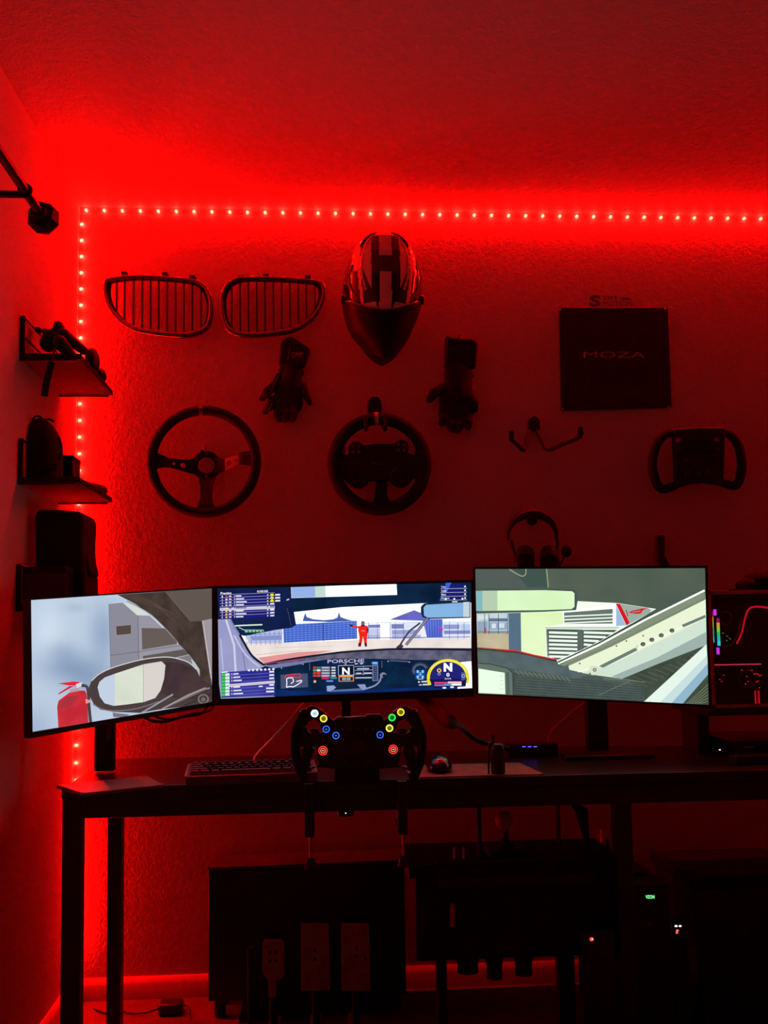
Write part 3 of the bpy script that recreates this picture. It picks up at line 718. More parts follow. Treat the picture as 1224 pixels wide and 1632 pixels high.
# extinguisher
s.poly([(228, 765), (236, 730), (300, 682), (350, 670), (392, 670), (402, 690), (414, 858), (235, 888)], (214, 52, 64), 1., (196, 40, 54), 20.)
s.poly([(240, 745), (300, 700), (360, 700), (300, 770), (240, 775)], (170, 52, 62)); s.poly([(300, 664), (356, 654), (358, 672), (306, 682)], (190, 150, 160))
s.poly([(230, 628), (330, 616), (372, 622), (370, 640), (300, 640)], (226, 40, 58)); s.poly([(232, 688), (300, 644), (330, 642), (240, 692)], (205, 50, 64)); s.poly([(338, 632), (372, 620), (378, 640), (345, 655)], (225, 215, 225))
s.line([(372, 640), (402, 645), (412, 680), (416, 760), (426, 858)], 18, (74, 62, 64), 1, 5); s.poly([(394, 720), (424, 726), (424, 740), (398, 748)], (225, 150, 150))
# mirror
s.poly([(418, 700), (416, 650), (432, 610), (475, 572), (560, 535), (700, 495), (810, 476), (905, 475), (1000, 502), (1050, 540), (1078, 602), (1143, 640), (1143, 738), (1000, 762), (830, 782), (720, 802), (560, 796), (482, 782), (442, 745)], (74, 62, 62))
s.poly([(868, 500), (950, 505), (1040, 540), (1074, 600), (1143, 640), (1143, 720), (960, 720), (838, 690), (860, 600)], (62, 46, 52), 1., (74, 56, 58), 16.)
s.line([(432, 612), (480, 570), (560, 533), (700, 493), (810, 475), (905, 474), (1000, 501), (1052, 545)], 6, (205, 205, 210), 1, 5)
s.line([(440, 748), (490, 778), (570, 790), (700, 776), (830, 735)], 7, (126, 112, 110), 1, 5)
g = [(467, 650), (478, 618), (510, 592), (570, 570), (740, 514), (845, 497), (868, 520), (860, 600), (840, 668), (808, 714), (740, 738), (640, 752), (560, 760), (508, 745), (480, 706)]
s.poly(g, (196, 208, 228)); s.poly([(570, 570), (740, 514), (740, 738), (640, 752), (568, 760)], (208, 216, 198), 1., (222, 228, 212), 12.); s.poly([(738, 515), (845, 497), (868, 520), (860, 600), (840, 668), (808, 714), (738, 738)], (218, 211, 206)); s.line([(738, 515), (737, 738)], 3, (170, 170, 168))
s.poly([(720, 800), (910, 688), (916, 696), (745, 797)], (150, 148, 160)); s.poly([(838, 780), (1000, 690), (1108, 648), (1112, 662), (1000, 715), (860, 778)], (122, 112, 112)); s.line([(850, 776), (1000, 700), (1100, 655)], 5, (176, 168, 166)); s.line([(980, 758), (1143, 690)], 4, (40, 32, 34))
s.disc(1092, 720, 33, (126, 116, 118), 1, 30, 24); s.disc(1092, 722, 14, (110, 100, 104)); s.line([(1085, 665), (1130, 655)], 9, (140, 130, 134)); s.poly([(555, 800), (660, 812), (620, 828), (560, 826)], (120, 118, 130))
s.finish(tL)
# centre screen -------------------------------------------------------------
C2 = CC(330, 910, 2.782)
tC, A, B, N, cenC, S_, bk = monitor('wide middle screen of the three, showing a windscreen view with a person in red', [(341.5, 934), (754, 924), (756.5, 1110.5), (342, 1124.5)], [(346.5, 938), (751, 928), (752.5, 1097.5), (349.5, 1114)], 2.585, 2.60)
s = Screen(A, B, C2); s.lvl = -.0012
full = [(46, 78), (1171, 50), (1176, 521), (55, 567)]
s.poly(full, (14, 30, 58), 1., (10, 22, 46), 12.)
s.poly([(360, 60), (1171, 50), (1171, 140), (955, 143), (600, 160), (390, 182), (360, 130)], (16, 40, 70), 1., (10, 28, 52), 14.)
W_ = (250, 251, 255)
s.poly([(385, 182), (600, 160), (960, 143), (1171, 140), (1172, 350), (850, 348), (600, 362), (400, 388), (252, 412), (200, 370), (148, 285), (300, 262), (392, 250)], W_, 1.25)
s.poly([(160, 312), (340, 318), (670, 306), (1172, 297), (1172, 350), (850, 348), (600, 362), (400, 388), (252, 412), (205, 375)], (228, 214, 208), 1.05, (238, 228, 222), 18.)
s.poly([(225, 385), (400, 360), (560, 352), (400, 388), (255, 410)], (226, 150, 150)); s.line([(215, 372), (420, 352)], 2, (190, 176, 176)); s.line([(300, 340), (560, 332)], 2, (205, 195, 195))
s.poly([(165, 270), (335, 258), (335, 320), (185, 322)], (182, 192, 232), 1.); 
for i in range(8): s.line([(172 + 21 * i, 268), (176 + 21 * i, 328)], 2, (96, 108, 170))
s.line([(165, 285), (335, 276)], 2, (110, 122, 180)); s.poly([(195, 290), (330, 284), (330, 305), (200, 308)], (136, 148, 205))
s.poly([(337, 240), (664, 222), (666, 300), (340, 318)], (56, 92, 196), 1., (70, 108, 214), 10.)
for i in range(19): s.line([(352 + 17 * i, 239 - i * .9), (353 + 17 * i, 316 - i)], 1.6, (120, 150, 235))
for i in range(7): s.line([(338, 248 + 10 * i), (665, 231 + 10 * i)], 1.6, (128, 158, 240))
s.line([(515, 230), (516, 310)], 4, (60, 70, 150)); s.line([(336, 238), (664, 221)], 3, (190, 205, 250))
s.poly([(424, 222), (430, 200), (436, 186), (442, 204), (470, 214), (520, 218), (560, 214), (578, 206), (585, 182), (592, 204), (625, 216), (650, 222), (540, 226)], (74, 96, 170))
s.poly([(810, 216), (870, 192), (918, 174), (985, 200), (990, 222)], (92, 94, 186), 1., (104, 106, 196), 10.)
s.poly([(700, 240), (960, 225), (1168, 222), (1168, 298), (690, 306)], (222, 228, 246), 1.05)
for x0, y0, x1, y1, c in ((716, 238, 770, 252, (120, 130, 190)), (716, 256, 770, 288, (196, 206, 236)), (818, 236, 872, 256, (120, 132, 188)), (820, 262, 930, 282, (150, 162, 212)), (880, 240, 925, 254, (220, 228, 250)), (1048, 238, 1120, 258, (142, 158, 208)), (1050, 264, 1168, 280, (130, 142, 196)), (1125, 236, 1168, 262, (190, 205, 240)), (820, 284, 960, 300, (176, 180, 216)), (700, 284, 768, 300, (180, 184, 214))): s.rect(x0, y0, x1, y1, c, 1., -.01)
s.rect(768, 232, 812, 304, (248, 248, 252), 1.2)
for x_ in (716, 756, 812, 835, 872, 1075, 1112, 1140): s.line([(x_, 228), (x_, 302)], 2, (84, 92, 150))
s.line([(690, 298), (1168, 292)], 3, (90, 100, 160)); s.line([(700, 232), (960, 226)], 2, (150, 156, 200))
s.poly([(955, 215), (1044, 213), (1044, 293), (975, 294)], (66, 84, 190), 1., (84, 104, 206), 10.)
for i in range(7): s.line([(966 + 12 * i, 216), (972 + 11 * i, 292)], 1.6, (140, 156, 232))
s.poly([(944, 240), (962, 240), (975, 292), (948, 294)], (240, 238, 246)); s.line([(1027, 248), (1046, 258)], 6, (210, 60, 150)); s.line([(1027, 268), (1046, 262)], 5, (190, 50, 140))
# person in red
RD = (238, 34, 26)
s.poly([(672, 244), (712, 243), (716, 262), (709, 292), (676, 293), (670, 262)], RD, 1.1); s.poly([(640, 240), (674, 246), (674, 254), (645, 250)], RD); s.poly([(632, 236), (646, 240), (645, 248), (634, 244)], (40, 36, 60))
s.poly([(676, 292), (691, 292), (686, 320), (674, 322)], RD, 1.1); s.poly([(693, 292), (709, 292), (708, 320), (698, 322)], RD, 1.1); s.poly([(672, 318), (685, 318), (682, 335), (670, 335)], (60, 26, 44)); s.poly([(697, 318), (708, 318), (710, 335), (700, 335)], (60, 26, 44))
s.disc(691, 231, 8.5, (112, 104, 110), 1, 9.5); s.poly([(684, 238), (698, 238), (702, 245), (680, 245)], (60, 40, 60)); s.poly([(708, 250), (716, 254), (714, 276), (708, 272)], (150, 24, 40)); s.poly([(684, 262), (700, 262), (700, 268), (684, 268)], (255, 120, 110))
# sun strip with reflections, mirrors
s.poly([(372, 71), (840, 55), (843, 106), (374, 120)], W_, 1.25); s.poly([(373, 72), (478, 68), (480, 116), (375, 119)], (150, 178, 232)); s.poly([(478, 68), (524, 66), (526, 114), (480, 116)], (198, 220, 214)); s.poly([(370, 66), (843, 50), (843, 56), (371, 72)], (30, 50, 86))
s.poly([(46, 78), (360, 62), (384, 176), (395, 240), (372, 252), (300, 262), (165, 288), (120, 276), (46, 215)], (15, 26, 62), 1., (20, 34, 80), 10.)
s.line([(352, 129), (364, 125)], 5, (205, 210, 235)); s.line([(355, 165), (372, 240)], 2, (70, 84, 120))
s.line([(108, 262), (112, 250), (130, 243), (245, 238)], 6, (200, 226, 206), 1.1, 4); s.line([(140, 250), (165, 262), (250, 262)], 4, (160, 200, 180)); s.line([(168, 268), (252, 266)], 9, (120, 210, 130))
for i in range(5): s.line([(182 + 16 * i, 263), (184 + 16 * i, 273)], 4, (22, 44, 60))
s.poly([(948, 158), (962, 144), (1136, 132), (1168, 132), (1168, 208), (975, 213), (955, 204), (948, 185)], (20, 38, 66)); s.poly([(960, 162), (972, 150), (1136, 140), (1136, 204), (978, 207), (962, 198)], (122, 170, 220), 1., (134, 182, 228), 8.); s.poly([(1136, 138), (1164, 137), (1164, 204), (1136, 204)], (196, 214, 224))
s.line([(978, 210), (930, 270), (882, 328)], 13, (96, 92, 116)); s.line([(978, 210), (930, 270), (882, 328)], 5, (150, 144, 160)); s.line([(945, 230), (900, 264), (880, 290), (850, 338)], 8, (70, 64, 84)); s.poly([(840, 336), (860, 320), (872, 334), (856, 350), (838, 350)], (64, 58, 74))
# left pillar
s.poly([(46, 215), (104, 212), (148, 285), (200, 370), (250, 410), (300, 432), (302, 560), (62, 566), (50, 480)], (164, 166, 206), 1., (150, 152, 198), 9.)
s.line([(84, 216), (120, 330), (128, 470)], 9, (208, 210, 236)); s.line([(104, 214), (150, 300), (170, 440)], 5, (126, 124, 170)); s.line([(60, 300), (72, 440)], 4, (196, 198, 228))
s.line([(145, 282), (176, 340), (205, 382), (248, 414)], 10, (24, 26, 50), 1, 4); s.line([(120, 285), (170, 370), (232, 425)], 7, (196, 196, 226), 1, 4)
# dash
s.poly([(235, 432), (300, 402), (420, 386), (600, 362), (740, 352), (850, 346), (1172, 348), (1176, 521), (300, 557), (240, 520)], (10, 26, 52), 1., (12, 40, 74), 16.)
s.poly([(300, 404), (420, 384), (600, 362), (740, 352), (920, 350), (1172, 354), (1172, 402), (1040, 396), (880, 393), (740, 389), (560, 388), (420, 404), (330, 418)], (78, 78, 104), 1., (108, 106, 128), 40.)
s.line([(246, 416), (330, 398), (430, 382), (600, 360), (720, 352), (850, 346), (1172, 347)], 9, (26, 28, 48), 1, 4); s.line([(255, 412), (330, 402), (430, 388)], 4, (150, 60, 90)); s.poly([(250, 420), (420, 400), (540, 390), (420, 410), (300, 432)], (118, 122, 170))
s.poly([(300, 525), (480, 535), (850, 520), (1000, 512), (1172, 505), (1176, 521), (300, 557)], (12, 44, 110), 1., (14, 34, 84), 9.)
s.text('PORSCHE', 534, 393, 697, 409, (196, 180, 226), 1., .02, -.02)
for i in range(13): s.line([(342 + 6.4 * i, 424 - 1.1 * i), (346 + 6.4 * i, 423 - 1.1 * i)], 5, (120, 128, 160)); s.line([(812 + 6.4 * i, 397 + .4 * i), (816 + 6.4 * i, 397 + .4 * i)], 5, (110, 118, 150))
for x_, y_ in ((330, 430), (425, 413), (803, 400), (897, 404)): s.disc(x_, y_, 3, (170, 176, 200))
for i in range(4): s.disc(455, 412 + 8 * i, 2, (130, 140, 170)); s.disc(775, 402 + 8 * i, 2, (130, 140, 170))
for i in range(10): s.line([(790 + 14 * i, 500), (840 + 12 * i, 425)], 1.5, (18, 62, 98)); 
for i in range(5): s.line([(320 + 16 * i, 455), (345 + 16 * i, 425)], 1.5, (20, 56, 92))
# map
s.poly([(325, 460), (446, 454), (448, 515), (327, 522)], (70, 80, 112)); s.line([(343, 475), (350, 462), (378, 458), (412, 456), (416, 468), (408, 474), (378, 468), (360, 472)], 4, (226, 60, 70)); s.line([(352, 516), (354, 495), (352, 478), (362, 474), (380, 474), (384, 490), (372, 500)], 4.5, (240, 240, 250)); s.line([(352, 516), (366, 512), (382, 514), (398, 506), (420, 490), (418, 484), (396, 490)], 4.5, (245, 245, 252))
# centre display
for i in range(4):
    y_ = 424 + 12 * i
    s.rect(470, y_, 484, y_ + 9, ((210, 60, 60), (70, 170, 120), (200, 60, 70), (220, 60, 50))[i]); s.rect(486, y_, 503, y_ + 9, ((60, 130, 110), (220, 225, 235), (220, 70, 60), (220, 70, 60))[i]); s.rect(506, y_, 545, y_ + 9, (150, 150, 176)); s.rect(551, y_ + 1, 570, y_ + 8, (206, 210, 226))
    s.line([(511, y_ + 5), (538, y_ + 5)], 3, (210, 212, 226))
s.rect(508, 470, 540, 480, (214, 40, 70)); s.rect(546, 469, 575, 479, (60, 130, 140)); s.rect(526, 483, 562, 493, (30, 70, 170)); s.line([(531, 488), (557, 488)], 3, (190, 205, 240)); s.disc(478, 490, 6, (236, 190, 120))
s.line([(582, 420), (650, 418), (651, 461), (583, 463), (582, 420)], 3, (170, 176, 200)); s.rect(584, 422, 649, 461, (12, 20, 40), 1, -.02); s.text('N', 599, 428, 632, 460, (250, 250, 255), 1.2, .03)
s.rect(583, 464, 651, 491, (240, 140, 50), 1, -.02); s.rect(588, 471, 647, 488, (20, 34, 66), 1, -.02); s.text('88:88', 599, 472, 636, 485, (170, 200, 235), 1, .01); s.rect(592, 464, 645, 469, (250, 170, 90))
for i in range(3): s.line([(655, 424 + 17 * i), (733, 421 + 17 * i)], 2.5, (160, 168, 200))
for x0, y0, x1 in ((665, 434, 718), (660, 454, 684), (696, 453, 730), (657, 474, 730), (655, 412, 668), (678, 411, 692)): s.line([(x0, y0), (x1, y0 - 1)], 5, (196, 202, 226))
s.line([(693, 420), (693, 462)], 2, (160, 168, 200)); s.rect(730, 402, 758, 414, (60, 140, 226)); s.line([(735, 408), (754, 408)], 4, (190, 220, 250)); s.line([(735, 418), (757, 417), (757, 485), (735, 487), (735, 418)], 2.5, (150, 158, 196))
for i in range(7): s.line([(738, 424 + 9 * i), (754, 424 + 9 * i)], 5, (90, 104, 156))
s.disc(614, 413, 5, (130, 136, 170))
s.line([(690, 526), (740, 510), (764, 490), (772, 468)], 7, (140, 148, 182), 1, 5); s.disc(781, 462, 15, (126, 134, 166), 1, 12); s.disc(787, 466, 10, (20, 34, 60), 1, 8)
s.poly([(530, 510), (560, 507), (572, 516), (552, 534), (532, 534)], (150, 162, 210)); s.poly([(665, 503), (700, 502), (706, 516), (694, 530), (680, 520)], (140, 152, 200)); s.poly([(552, 528), (680, 520), (690, 530), (545, 536)], (92, 108, 156))
# gauges
s.disc(945, 440, 34, (84, 90, 118), 1, 30, 24, 20, 215); s.disc(945, 440, 40, (40, 48, 80), 1, 36, 34, 10, 220); s.rect(922, 440, 968, 480, (22, 60, 140), 1, -.02)
for x_, y_ in ((934, 446), (956, 446), (934, 470), (956, 470)): s.rect(x_ - 5, y_ - 6, x_ + 5, y_ + 6, (130, 200, 250), 1.1)
s.line([(945, 448), (945, 468)], 4, (120, 190, 245)); s.line([(936, 458), (954, 458)], 4, (120, 190, 245)); s.line([(934, 480), (958, 479)], 3, (200, 215, 240)); s.line([(935, 492), (944, 492)], 6, (220, 225, 240)); s.line([(950, 491), (980, 490)], 6, (225, 225, 240)); s.line([(940, 505), (952, 505)], 5, (210, 215, 235)); s.line([(956, 504), (985, 503)], 6, (225, 225, 240))
s.poly([(1120, 404), (1172, 400), (1176, 519), (1110, 522)], (246, 248, 252), 1.15)
s.disc(1068, 475, 92, (20, 24, 60), 1, 84, 0, -14, 194); s.disc(1068, 475, 86, (40, 36, 128), 1, 78, 0, -10, 190); s.disc(1068, 474, 94, (226, 214, 30), 1.1, 84, 80, -18, 204); s.disc(1068, 474, 88, (250, 244, 150), 1.1, 78, 85, 20, 150)
s.poly([(985, 480), (1152, 474), (1146, 512), (1006, 520)], (24, 22, 78)); s.disc(1068, 475, 78, (34, 34, 118), 1, 70, 0, -4, 184)
s.text('N', 1049, 408, 1087, 446, (255, 255, 255), 1.2, .06); s.text('0', 1061, 452, 1075, 468, (250, 250, 255), 1.1, .03); s.text('km/h', 1054, 473, 1082, 481, (220, 220, 245), 1., .01)
s.disc(1029, 441, 10, (240, 196, 40), 1.1, 9, 5); s.rect(1023, 424, 1038, 431, (60, 62, 120)); s.disc(1029, 457, 7, (160, 160, 200), 1, 6, 4); s.poly([(1126, 450), (1143, 448), (1146, 482), (1128, 486)], (80, 84, 150)); s.disc(1136, 465, 8, (170, 174, 214), 1, 8, 5)
s.rect(1008, 492, 1068, 500, (226, 70, 110)); s.rect(1068, 490, 1128, 499, (250, 190, 205), 1.1); s.rect(1008, 503, 1052, 510, (150, 110, 190)); s.rect(1052, 501, 1084, 509, (70, 160, 230)); s.rect(1084, 500, 1128, 508, (240, 240, 250), 1.1); s.disc(1052, 518, 9, (240, 240, 248), 1, 4); s.disc(1086, 515, 9, (240, 240, 248), 1, 4)
# timing board, upper left
s.poly([(56, 108), (276, 98), (276, 150), (302, 150), (302, 206), (58, 214)], (24, 22, 96), 1., (30, 28, 120), 10.)
s.text('Practice', 60, 94, 108, 104, (240, 240, 250), 1.1, .02, -.03); s.text('0:00:00', 222, 86, 270, 96, (240, 240, 250), 1.1, .01, -.03)
s.poly([(57, 164), (300, 154), (300, 168), (57, 177)], (206, 204, 222), 1.05)
for i in range(8):
    y_ = 112 + 13.2 * i; dk = i == 4; TC = (120, 116, 150) if dk else (235, 235, 250)
    s.line([(56, y_ - 6), (300, y_ - 16)], 1.6, (170, 170, 214)); s.text(str(i + 1), 65, y_ - 2, 70, y_ + 6, TC, 1., .01)
    s.disc(86, y_ + 1, 5, ((230, 60, 60), (220, 220, 230), (210, 210, 225), (200, 200, 220), (240, 220, 170), (250, 200, 60), (250, 196, 40), (250, 200, 80))[i], 1, 4); s.line([(97, y_), (108, y_ - .5)], 5, TC); s.line([(120, y_ - 1), (124, y_ - 1)], 5, TC); s.line([(128, y_ - 1), (152 + (i * 37 % 25), y_ - 2)], 5.5, TC)
    s.disc(269, y_ - 6, 3, TC)
    if i < 3: s.disc(288, y_ - 6, 8, (232, 226, 20), 1.1, 6); s.line([(302, y_ - 6), (324, y_ - 7)], 7, (240, 240, 250))
    else: s.line([(280, y_ - 6), (298, y_ - 7)], 6, TC)
# lap panel, upper right
s.poly([(1060, 50), (1086, 48), (1048, 118), (1030, 134)], (70, 110, 220)); s.poly([(1036, 62), (1150, 56), (1150, 128), (1040, 132)], (26, 30, 110), 1., (20, 24, 80), 9.); s.poly([(1062, 52), (1084, 50), (1062, 96), (1046, 98)], (60, 100, 214))
for i, (tx, wd) in enumerate((('Lap', 18), ('Last', 22), ('Best', 20), ('Optimal', 34))): s.text(tx, 1039, 66 + 17 * i, 1039 + wd, 75 + 17 * i, (240, 240, 250), 1.1, .01); s.line([(1036, 79 + 17 * i), (1152, 77 + 17 * i)], 1.8, (190, 192, 226)); s.line([(1140, 69 + 17 * i), (1147, 69 + 17 * i)], 7, (240, 240, 250))
for x_, y_ in ((1058, 125), (1096, 124), (1132, 123)): s.disc(x_, y_, 4.5, (245, 245, 250))
s.line([(1086, 137), (1110, 136)], 5, (230, 230, 245))
# standings, lower left
s.poly([(62, 450), (300, 432), (302, 552), (64, 562)], (38, 38, 140), 1., (70, 70, 170), 8.)
s.line([(64, 450), (92, 447)], 5, (240, 240, 250))
for i in range(7): s.disc(186 + 18 * i, 440 - .8 * i, 5.5, (235, 235, 250), 1, 5)
s.poly([(98, 502), (300, 486), (300, 498), (98, 514)], (214, 206, 214), 1.05)
for i in range(7):
    y_ = 460 + 14.6 * i; dk = i == 3
    s.rect(64, y_ - 5, 80, y_ + 7, (70, 200, 90), 1., -.06); s.rect(81, y_ - 6, 100, y_ + 6, (206, 236, 214), 1.05, -.06)
    if not dk: s.line([(108, y_ - 3), (112, y_ - 3)], 5.5, (235, 235, 250)); s.line([(117, y_ - 3), (140 + (i * 29 % 22), y_ - 5)], 5.5, (235, 235, 250)); s.line([(276 if i < 5 else 262, y_ - 13), (297, y_ - 14)], 6.5, (240, 240, 250))
    s.line([(100, y_ + 4), (300, y_ - 9)], 1.4, (130, 130, 200))
s.line([(230, 512), (246, 511)], 6, (230, 230, 245))
s.finish(tC)
# right screen --------------------------------------------------------------
C3 = CC(740, 890, 2.985)
tR, A, B, N, cenR, S_, bk = monitor('rightmost and brightest of the three screens, showing white roll-cage bars', [(754, 903.5), (1127.5, 901.5), (1133.5, 1127), (758.5, 1107)], [(757.4, 907), (1123.6, 905.5), (1129.6, 1123.2), (762, 1105.2)], 2.60, 2.42)
s = Screen(A, B, C3); s.lvl = -.0012
full = [(52, 50), (1145, 46), (1163, 697), (67, 643)]
s.poly(full, (92, 100, 86), 1., (76, 92, 80), 6.)
s.poly([(52, 50), (210, 50), (280, 100), (300, 140), (52, 150)], (84, 94, 88)); s.poly([(230, 50), (390, 50), (400, 138), (300, 138), (270, 100)], (66, 84, 78)); s.line([(214, 52), (262, 80), (280, 84), (292, 74), (293, 50)], 5, (150, 165, 130), 1, 4); s.line([(391, 50), (399, 138)], 6, (140, 158, 124))
s.poly([(58, 250), (300, 235), (535, 203), (640, 208), (725, 212), (912, 240), (780, 320), (600, 420), (440, 492), (250, 445), (62, 428)], (234, 246, 226), 1.15)
s.poly([(58, 258), (212, 258), (212, 352), (60, 358)], (176, 198, 206), 1., (206, 222, 222), 16.); s.poly([(60, 356), (212, 350), (212, 442), (62, 430)], (186, 172, 140), 1., (202, 190, 160), 14.)
for x0, y0, x1, y1, c in ((62, 300, 110, 345, (150, 168, 190)), (116, 285, 205, 300, (96, 116, 150)), (118, 304, 205, 340, (150, 170, 196)), (64, 270, 112, 290, (214, 226, 230)), (62, 345, 210, 356, (128, 146, 150)), (130, 310, 150, 332, (215, 228, 235)), (165, 308, 190, 330, (210, 222, 232))): s.rect(x0, y0, x1, y1, c)
for x_ in (96, 117, 162, 206): s.line([(x_, 264), (x_, 360)], 3, (70, 84, 104))
s.line([(100, 330), (100, 356)], 6, (196, 60, 60))
s.poly([(210, 260), (268, 258), (271, 446), (212, 442)], (86, 112, 134)); s.poly([(268, 258), (470, 254), (470, 312), (384, 324), (390, 472), (272, 446)], (212, 236, 178), 1.1, (222, 242, 194), 8.)
s.poly([(384, 322), (735, 318), (690, 370), (440, 492), (388, 470)], (226, 240, 224), 1.1); s.poly([(468, 250), (722, 222), (722, 320), (470, 318)], (244, 250, 244), 1.2)
s.poly([(474, 258), (706, 240), (706, 310), (476, 312)], (104, 118, 108))
for i in range(3): s.line([(476, 276 + 16 * i), (706, 266 + 16 * i)], 6, (236, 246, 236), 1.1)
for poly, x0, x1 in (([(392, 336), (540, 338), (542, 440), (446, 482), (396, 466)], 392, 542), ([(558, 340), (728, 340), (660, 385), (562, 432)], 558, 728)):
    s.poly(poly, (74, 88, 78))
    for i in range(7):
        y_ = 352 + 19 * i; xe = x1 - 4 if x0 < 500 else min(x1, 728 - (y_ - 340) * 1.75)
        if xe > x0 + 10: s.line([(x0 + 10, y_), (xe, y_ + 4)], 11, (228, 240, 228), 1.1)
s.poly([(538, 338), (562, 338), (564, 432), (542, 442)], (92, 106, 104)); s.line([(384, 330), (735, 330)], 5, (170, 184, 170)); s.line([(392, 336), (398, 466)], 6, (120, 134, 122))
s.poly([(722, 222), (770, 318), (722, 322)], (160, 190, 226)); s.poly([(740, 216), (912, 241), (780, 316)], (158, 174, 166)); s.poly([(720, 214), (740, 216), (786, 306), (772, 320)], (216, 24, 34)); s.poly([(870, 234), (912, 241), (882, 258), (890, 245)], (230, 232, 226), 1.1)
s.poly([(780, 258), (800, 248), (820, 244), (845, 238), (872, 236), (850, 246), (840, 262), (815, 264)], (206, 40, 46)); s.line([(800, 256), (838, 250)], 3, (160, 170, 160)); s.line([(770, 245), (778, 275)], 5, (190, 60, 64))
s.poly([(52, 142), (380, 142), (520, 146), (538, 158), (540, 195), (532, 246), (380, 254), (56, 262)], (74, 88, 82)); s.poly([(54, 154), (380, 151), (512, 156), (524, 166), (524, 230), (510, 241), (380, 246), (56, 250)], (206, 236, 184), 1.1, (216, 242, 200), 9.)
s.poly([(54, 154), (86, 154), (86, 249), (56, 250)], (132, 186, 190)); s.poly([(86, 154), (157, 153), (157, 249), (86, 250)], (184, 206, 178))
# dash
s.poly([(62, 428), (250, 444), (440, 490), (590, 555), (850, 600), (1130, 420), (1155, 500), (1163, 697), (67, 643)], (74, 88, 84), 1., (86, 100, 94), 20.)
s.poly([(63, 445), (250, 452), (430, 488), (590, 556), (520, 570), (380, 545), (230, 525), (100, 500), (64, 498)], (92, 106, 108), 1., (80, 96, 98), 26.)
s.line([(62, 428), (250, 444), (440, 488)], 8, (40, 52, 50)); s.line([(150, 432), (250, 440), (330, 460), (440, 482)], 6, (226, 50, 40)); s.line([(63, 424), (150, 431)], 4, (190, 90, 80))
s.poly([(230, 545), (520, 572), (850, 602), (852, 684), (700, 675), (232, 652)], (62, 74, 72), 1., (70, 82, 80), 30.)
for i in range(12): s.line([(240 + 22 * i, 532 + 3 * i), (262 + 22 * i, 552 + 3 * i)], 6, (104, 118, 108))
for i in range(7): s.line([(240, 560 + 13 * i), (640, 590 + 12 * i), (840, 606 + 11 * i)], 2.5, (88, 102, 98))
s.poly([(740, 575), (1130, 420), (1140, 440), (855, 682), (850, 605)], (60, 70, 58), 1., (72, 82, 70), 30.)
for i in range(11): s.line([(770 + 34 * i, 575 - 12 * i), (870 + 26 * i, 610 - 14 * i)], 2.5, (96, 106, 86))
s.line([(660, 572), (780, 578), (860, 590)], 5, (110, 122, 104)); s.line([(640, 650), (790, 582)], 3, (110, 122, 110))
s.poly([(1040, 685), (1163, 560), (1163, 697)], (66, 76, 62))
for i in range(6): s.line([(1060 + 12 * i, 690), (1160, 600 + 16 * i)], 3, (120, 132, 104))
# roll cage
s.poly([(1143, 155), (1148, 195), (760, 395), (520, 508), (450, 508), (600, 430), (860, 298)], (132, 146, 122)); s.line([(446, 500), (640, 412), (860, 292), (1143, 152)], 9, (252, 253, 246), 1.25); s.line([(446, 494), (640, 402), (780, 322), (900, 262)], 7, (64, 78, 68)); s.line([(470, 512), (700, 412), (1145, 190)], 7, (120, 134, 116))
s.poly([(495, 512), (700, 420), (1148, 195), (1152, 410), (920, 500), (745, 572), (600, 552), (500, 530)], (226, 236, 206), 1.1)
s.poly([(560, 545), (700, 505), (1150, 285), (1152, 410), (920, 500), (745, 572), (600, 552)], (206, 224, 208), 1.05); s.poly([(700, 562), (920, 470), (1150, 350), (1152, 412), (920, 502), (748, 574)], (160, 178, 172))
s.line([(540, 540), (700, 492), (1150, 268)], 5, (240, 246, 226), 1.15)
s.poly([(640, 512), (815, 424), (822, 438), (660, 520)], (112, 126, 116)); s.poly([(1034, 316), (1147, 268), (1148, 282), (1042, 328)], (112, 128, 120)); s.line([(822, 412), (822, 438)], 4, (180, 190, 170))
for x_, y_ in ((850, 408), (892, 387), (937, 366), (988, 343)): s.disc(x_, y_, 12, (74, 84, 80), 1, 10); s.disc(x_ + 1, y_ + 2, 8, (104, 112, 100), 1, 6)
for x_, y_ in ((549, 500), (724, 416), (771, 393), (851, 368)): s.disc(x_, y_, 4, (84, 94, 74))
s.poly([(588, 546), (600, 510), (640, 512), (650, 532), (610, 556)], (214, 224, 200), 1.05); s.disc(620, 530, 9, (96, 106, 90)); s.disc(620, 530, 5, (190, 200, 180)); s.disc(597, 550, 6, (120, 130, 112))
s.poly([(852, 684), (1152, 408), (1160, 530), (1035, 690)], (222, 238, 226), 1.1); s.poly([(985, 688), (1158, 498), (1161, 550), (1040, 690)], (146, 184, 206)); s.poly([(930, 686), (1156, 460), (1158, 500), (985, 689)], (196, 220, 220), 1.05)
# screen of the car on the dash
s.poly([(65, 496), (120, 500), (205, 520), (230, 545), (233, 652), (66, 643)], (100, 116, 106)); s.line([(66, 498), (120, 502), (205, 522), (230, 545), (233, 650)], 5, (60, 72, 66)); s.poly([(67, 524), (192, 544), (195, 646), (68, 640)], (222, 242, 218), 1.15); s.line([(205, 540), (208, 648)], 16, (82, 98, 92))
for i in range(4): s.line([(170, 560 + 20 * i), (186, 562 + 20 * i)], 2, (180, 200, 180))
s.finish(tR)
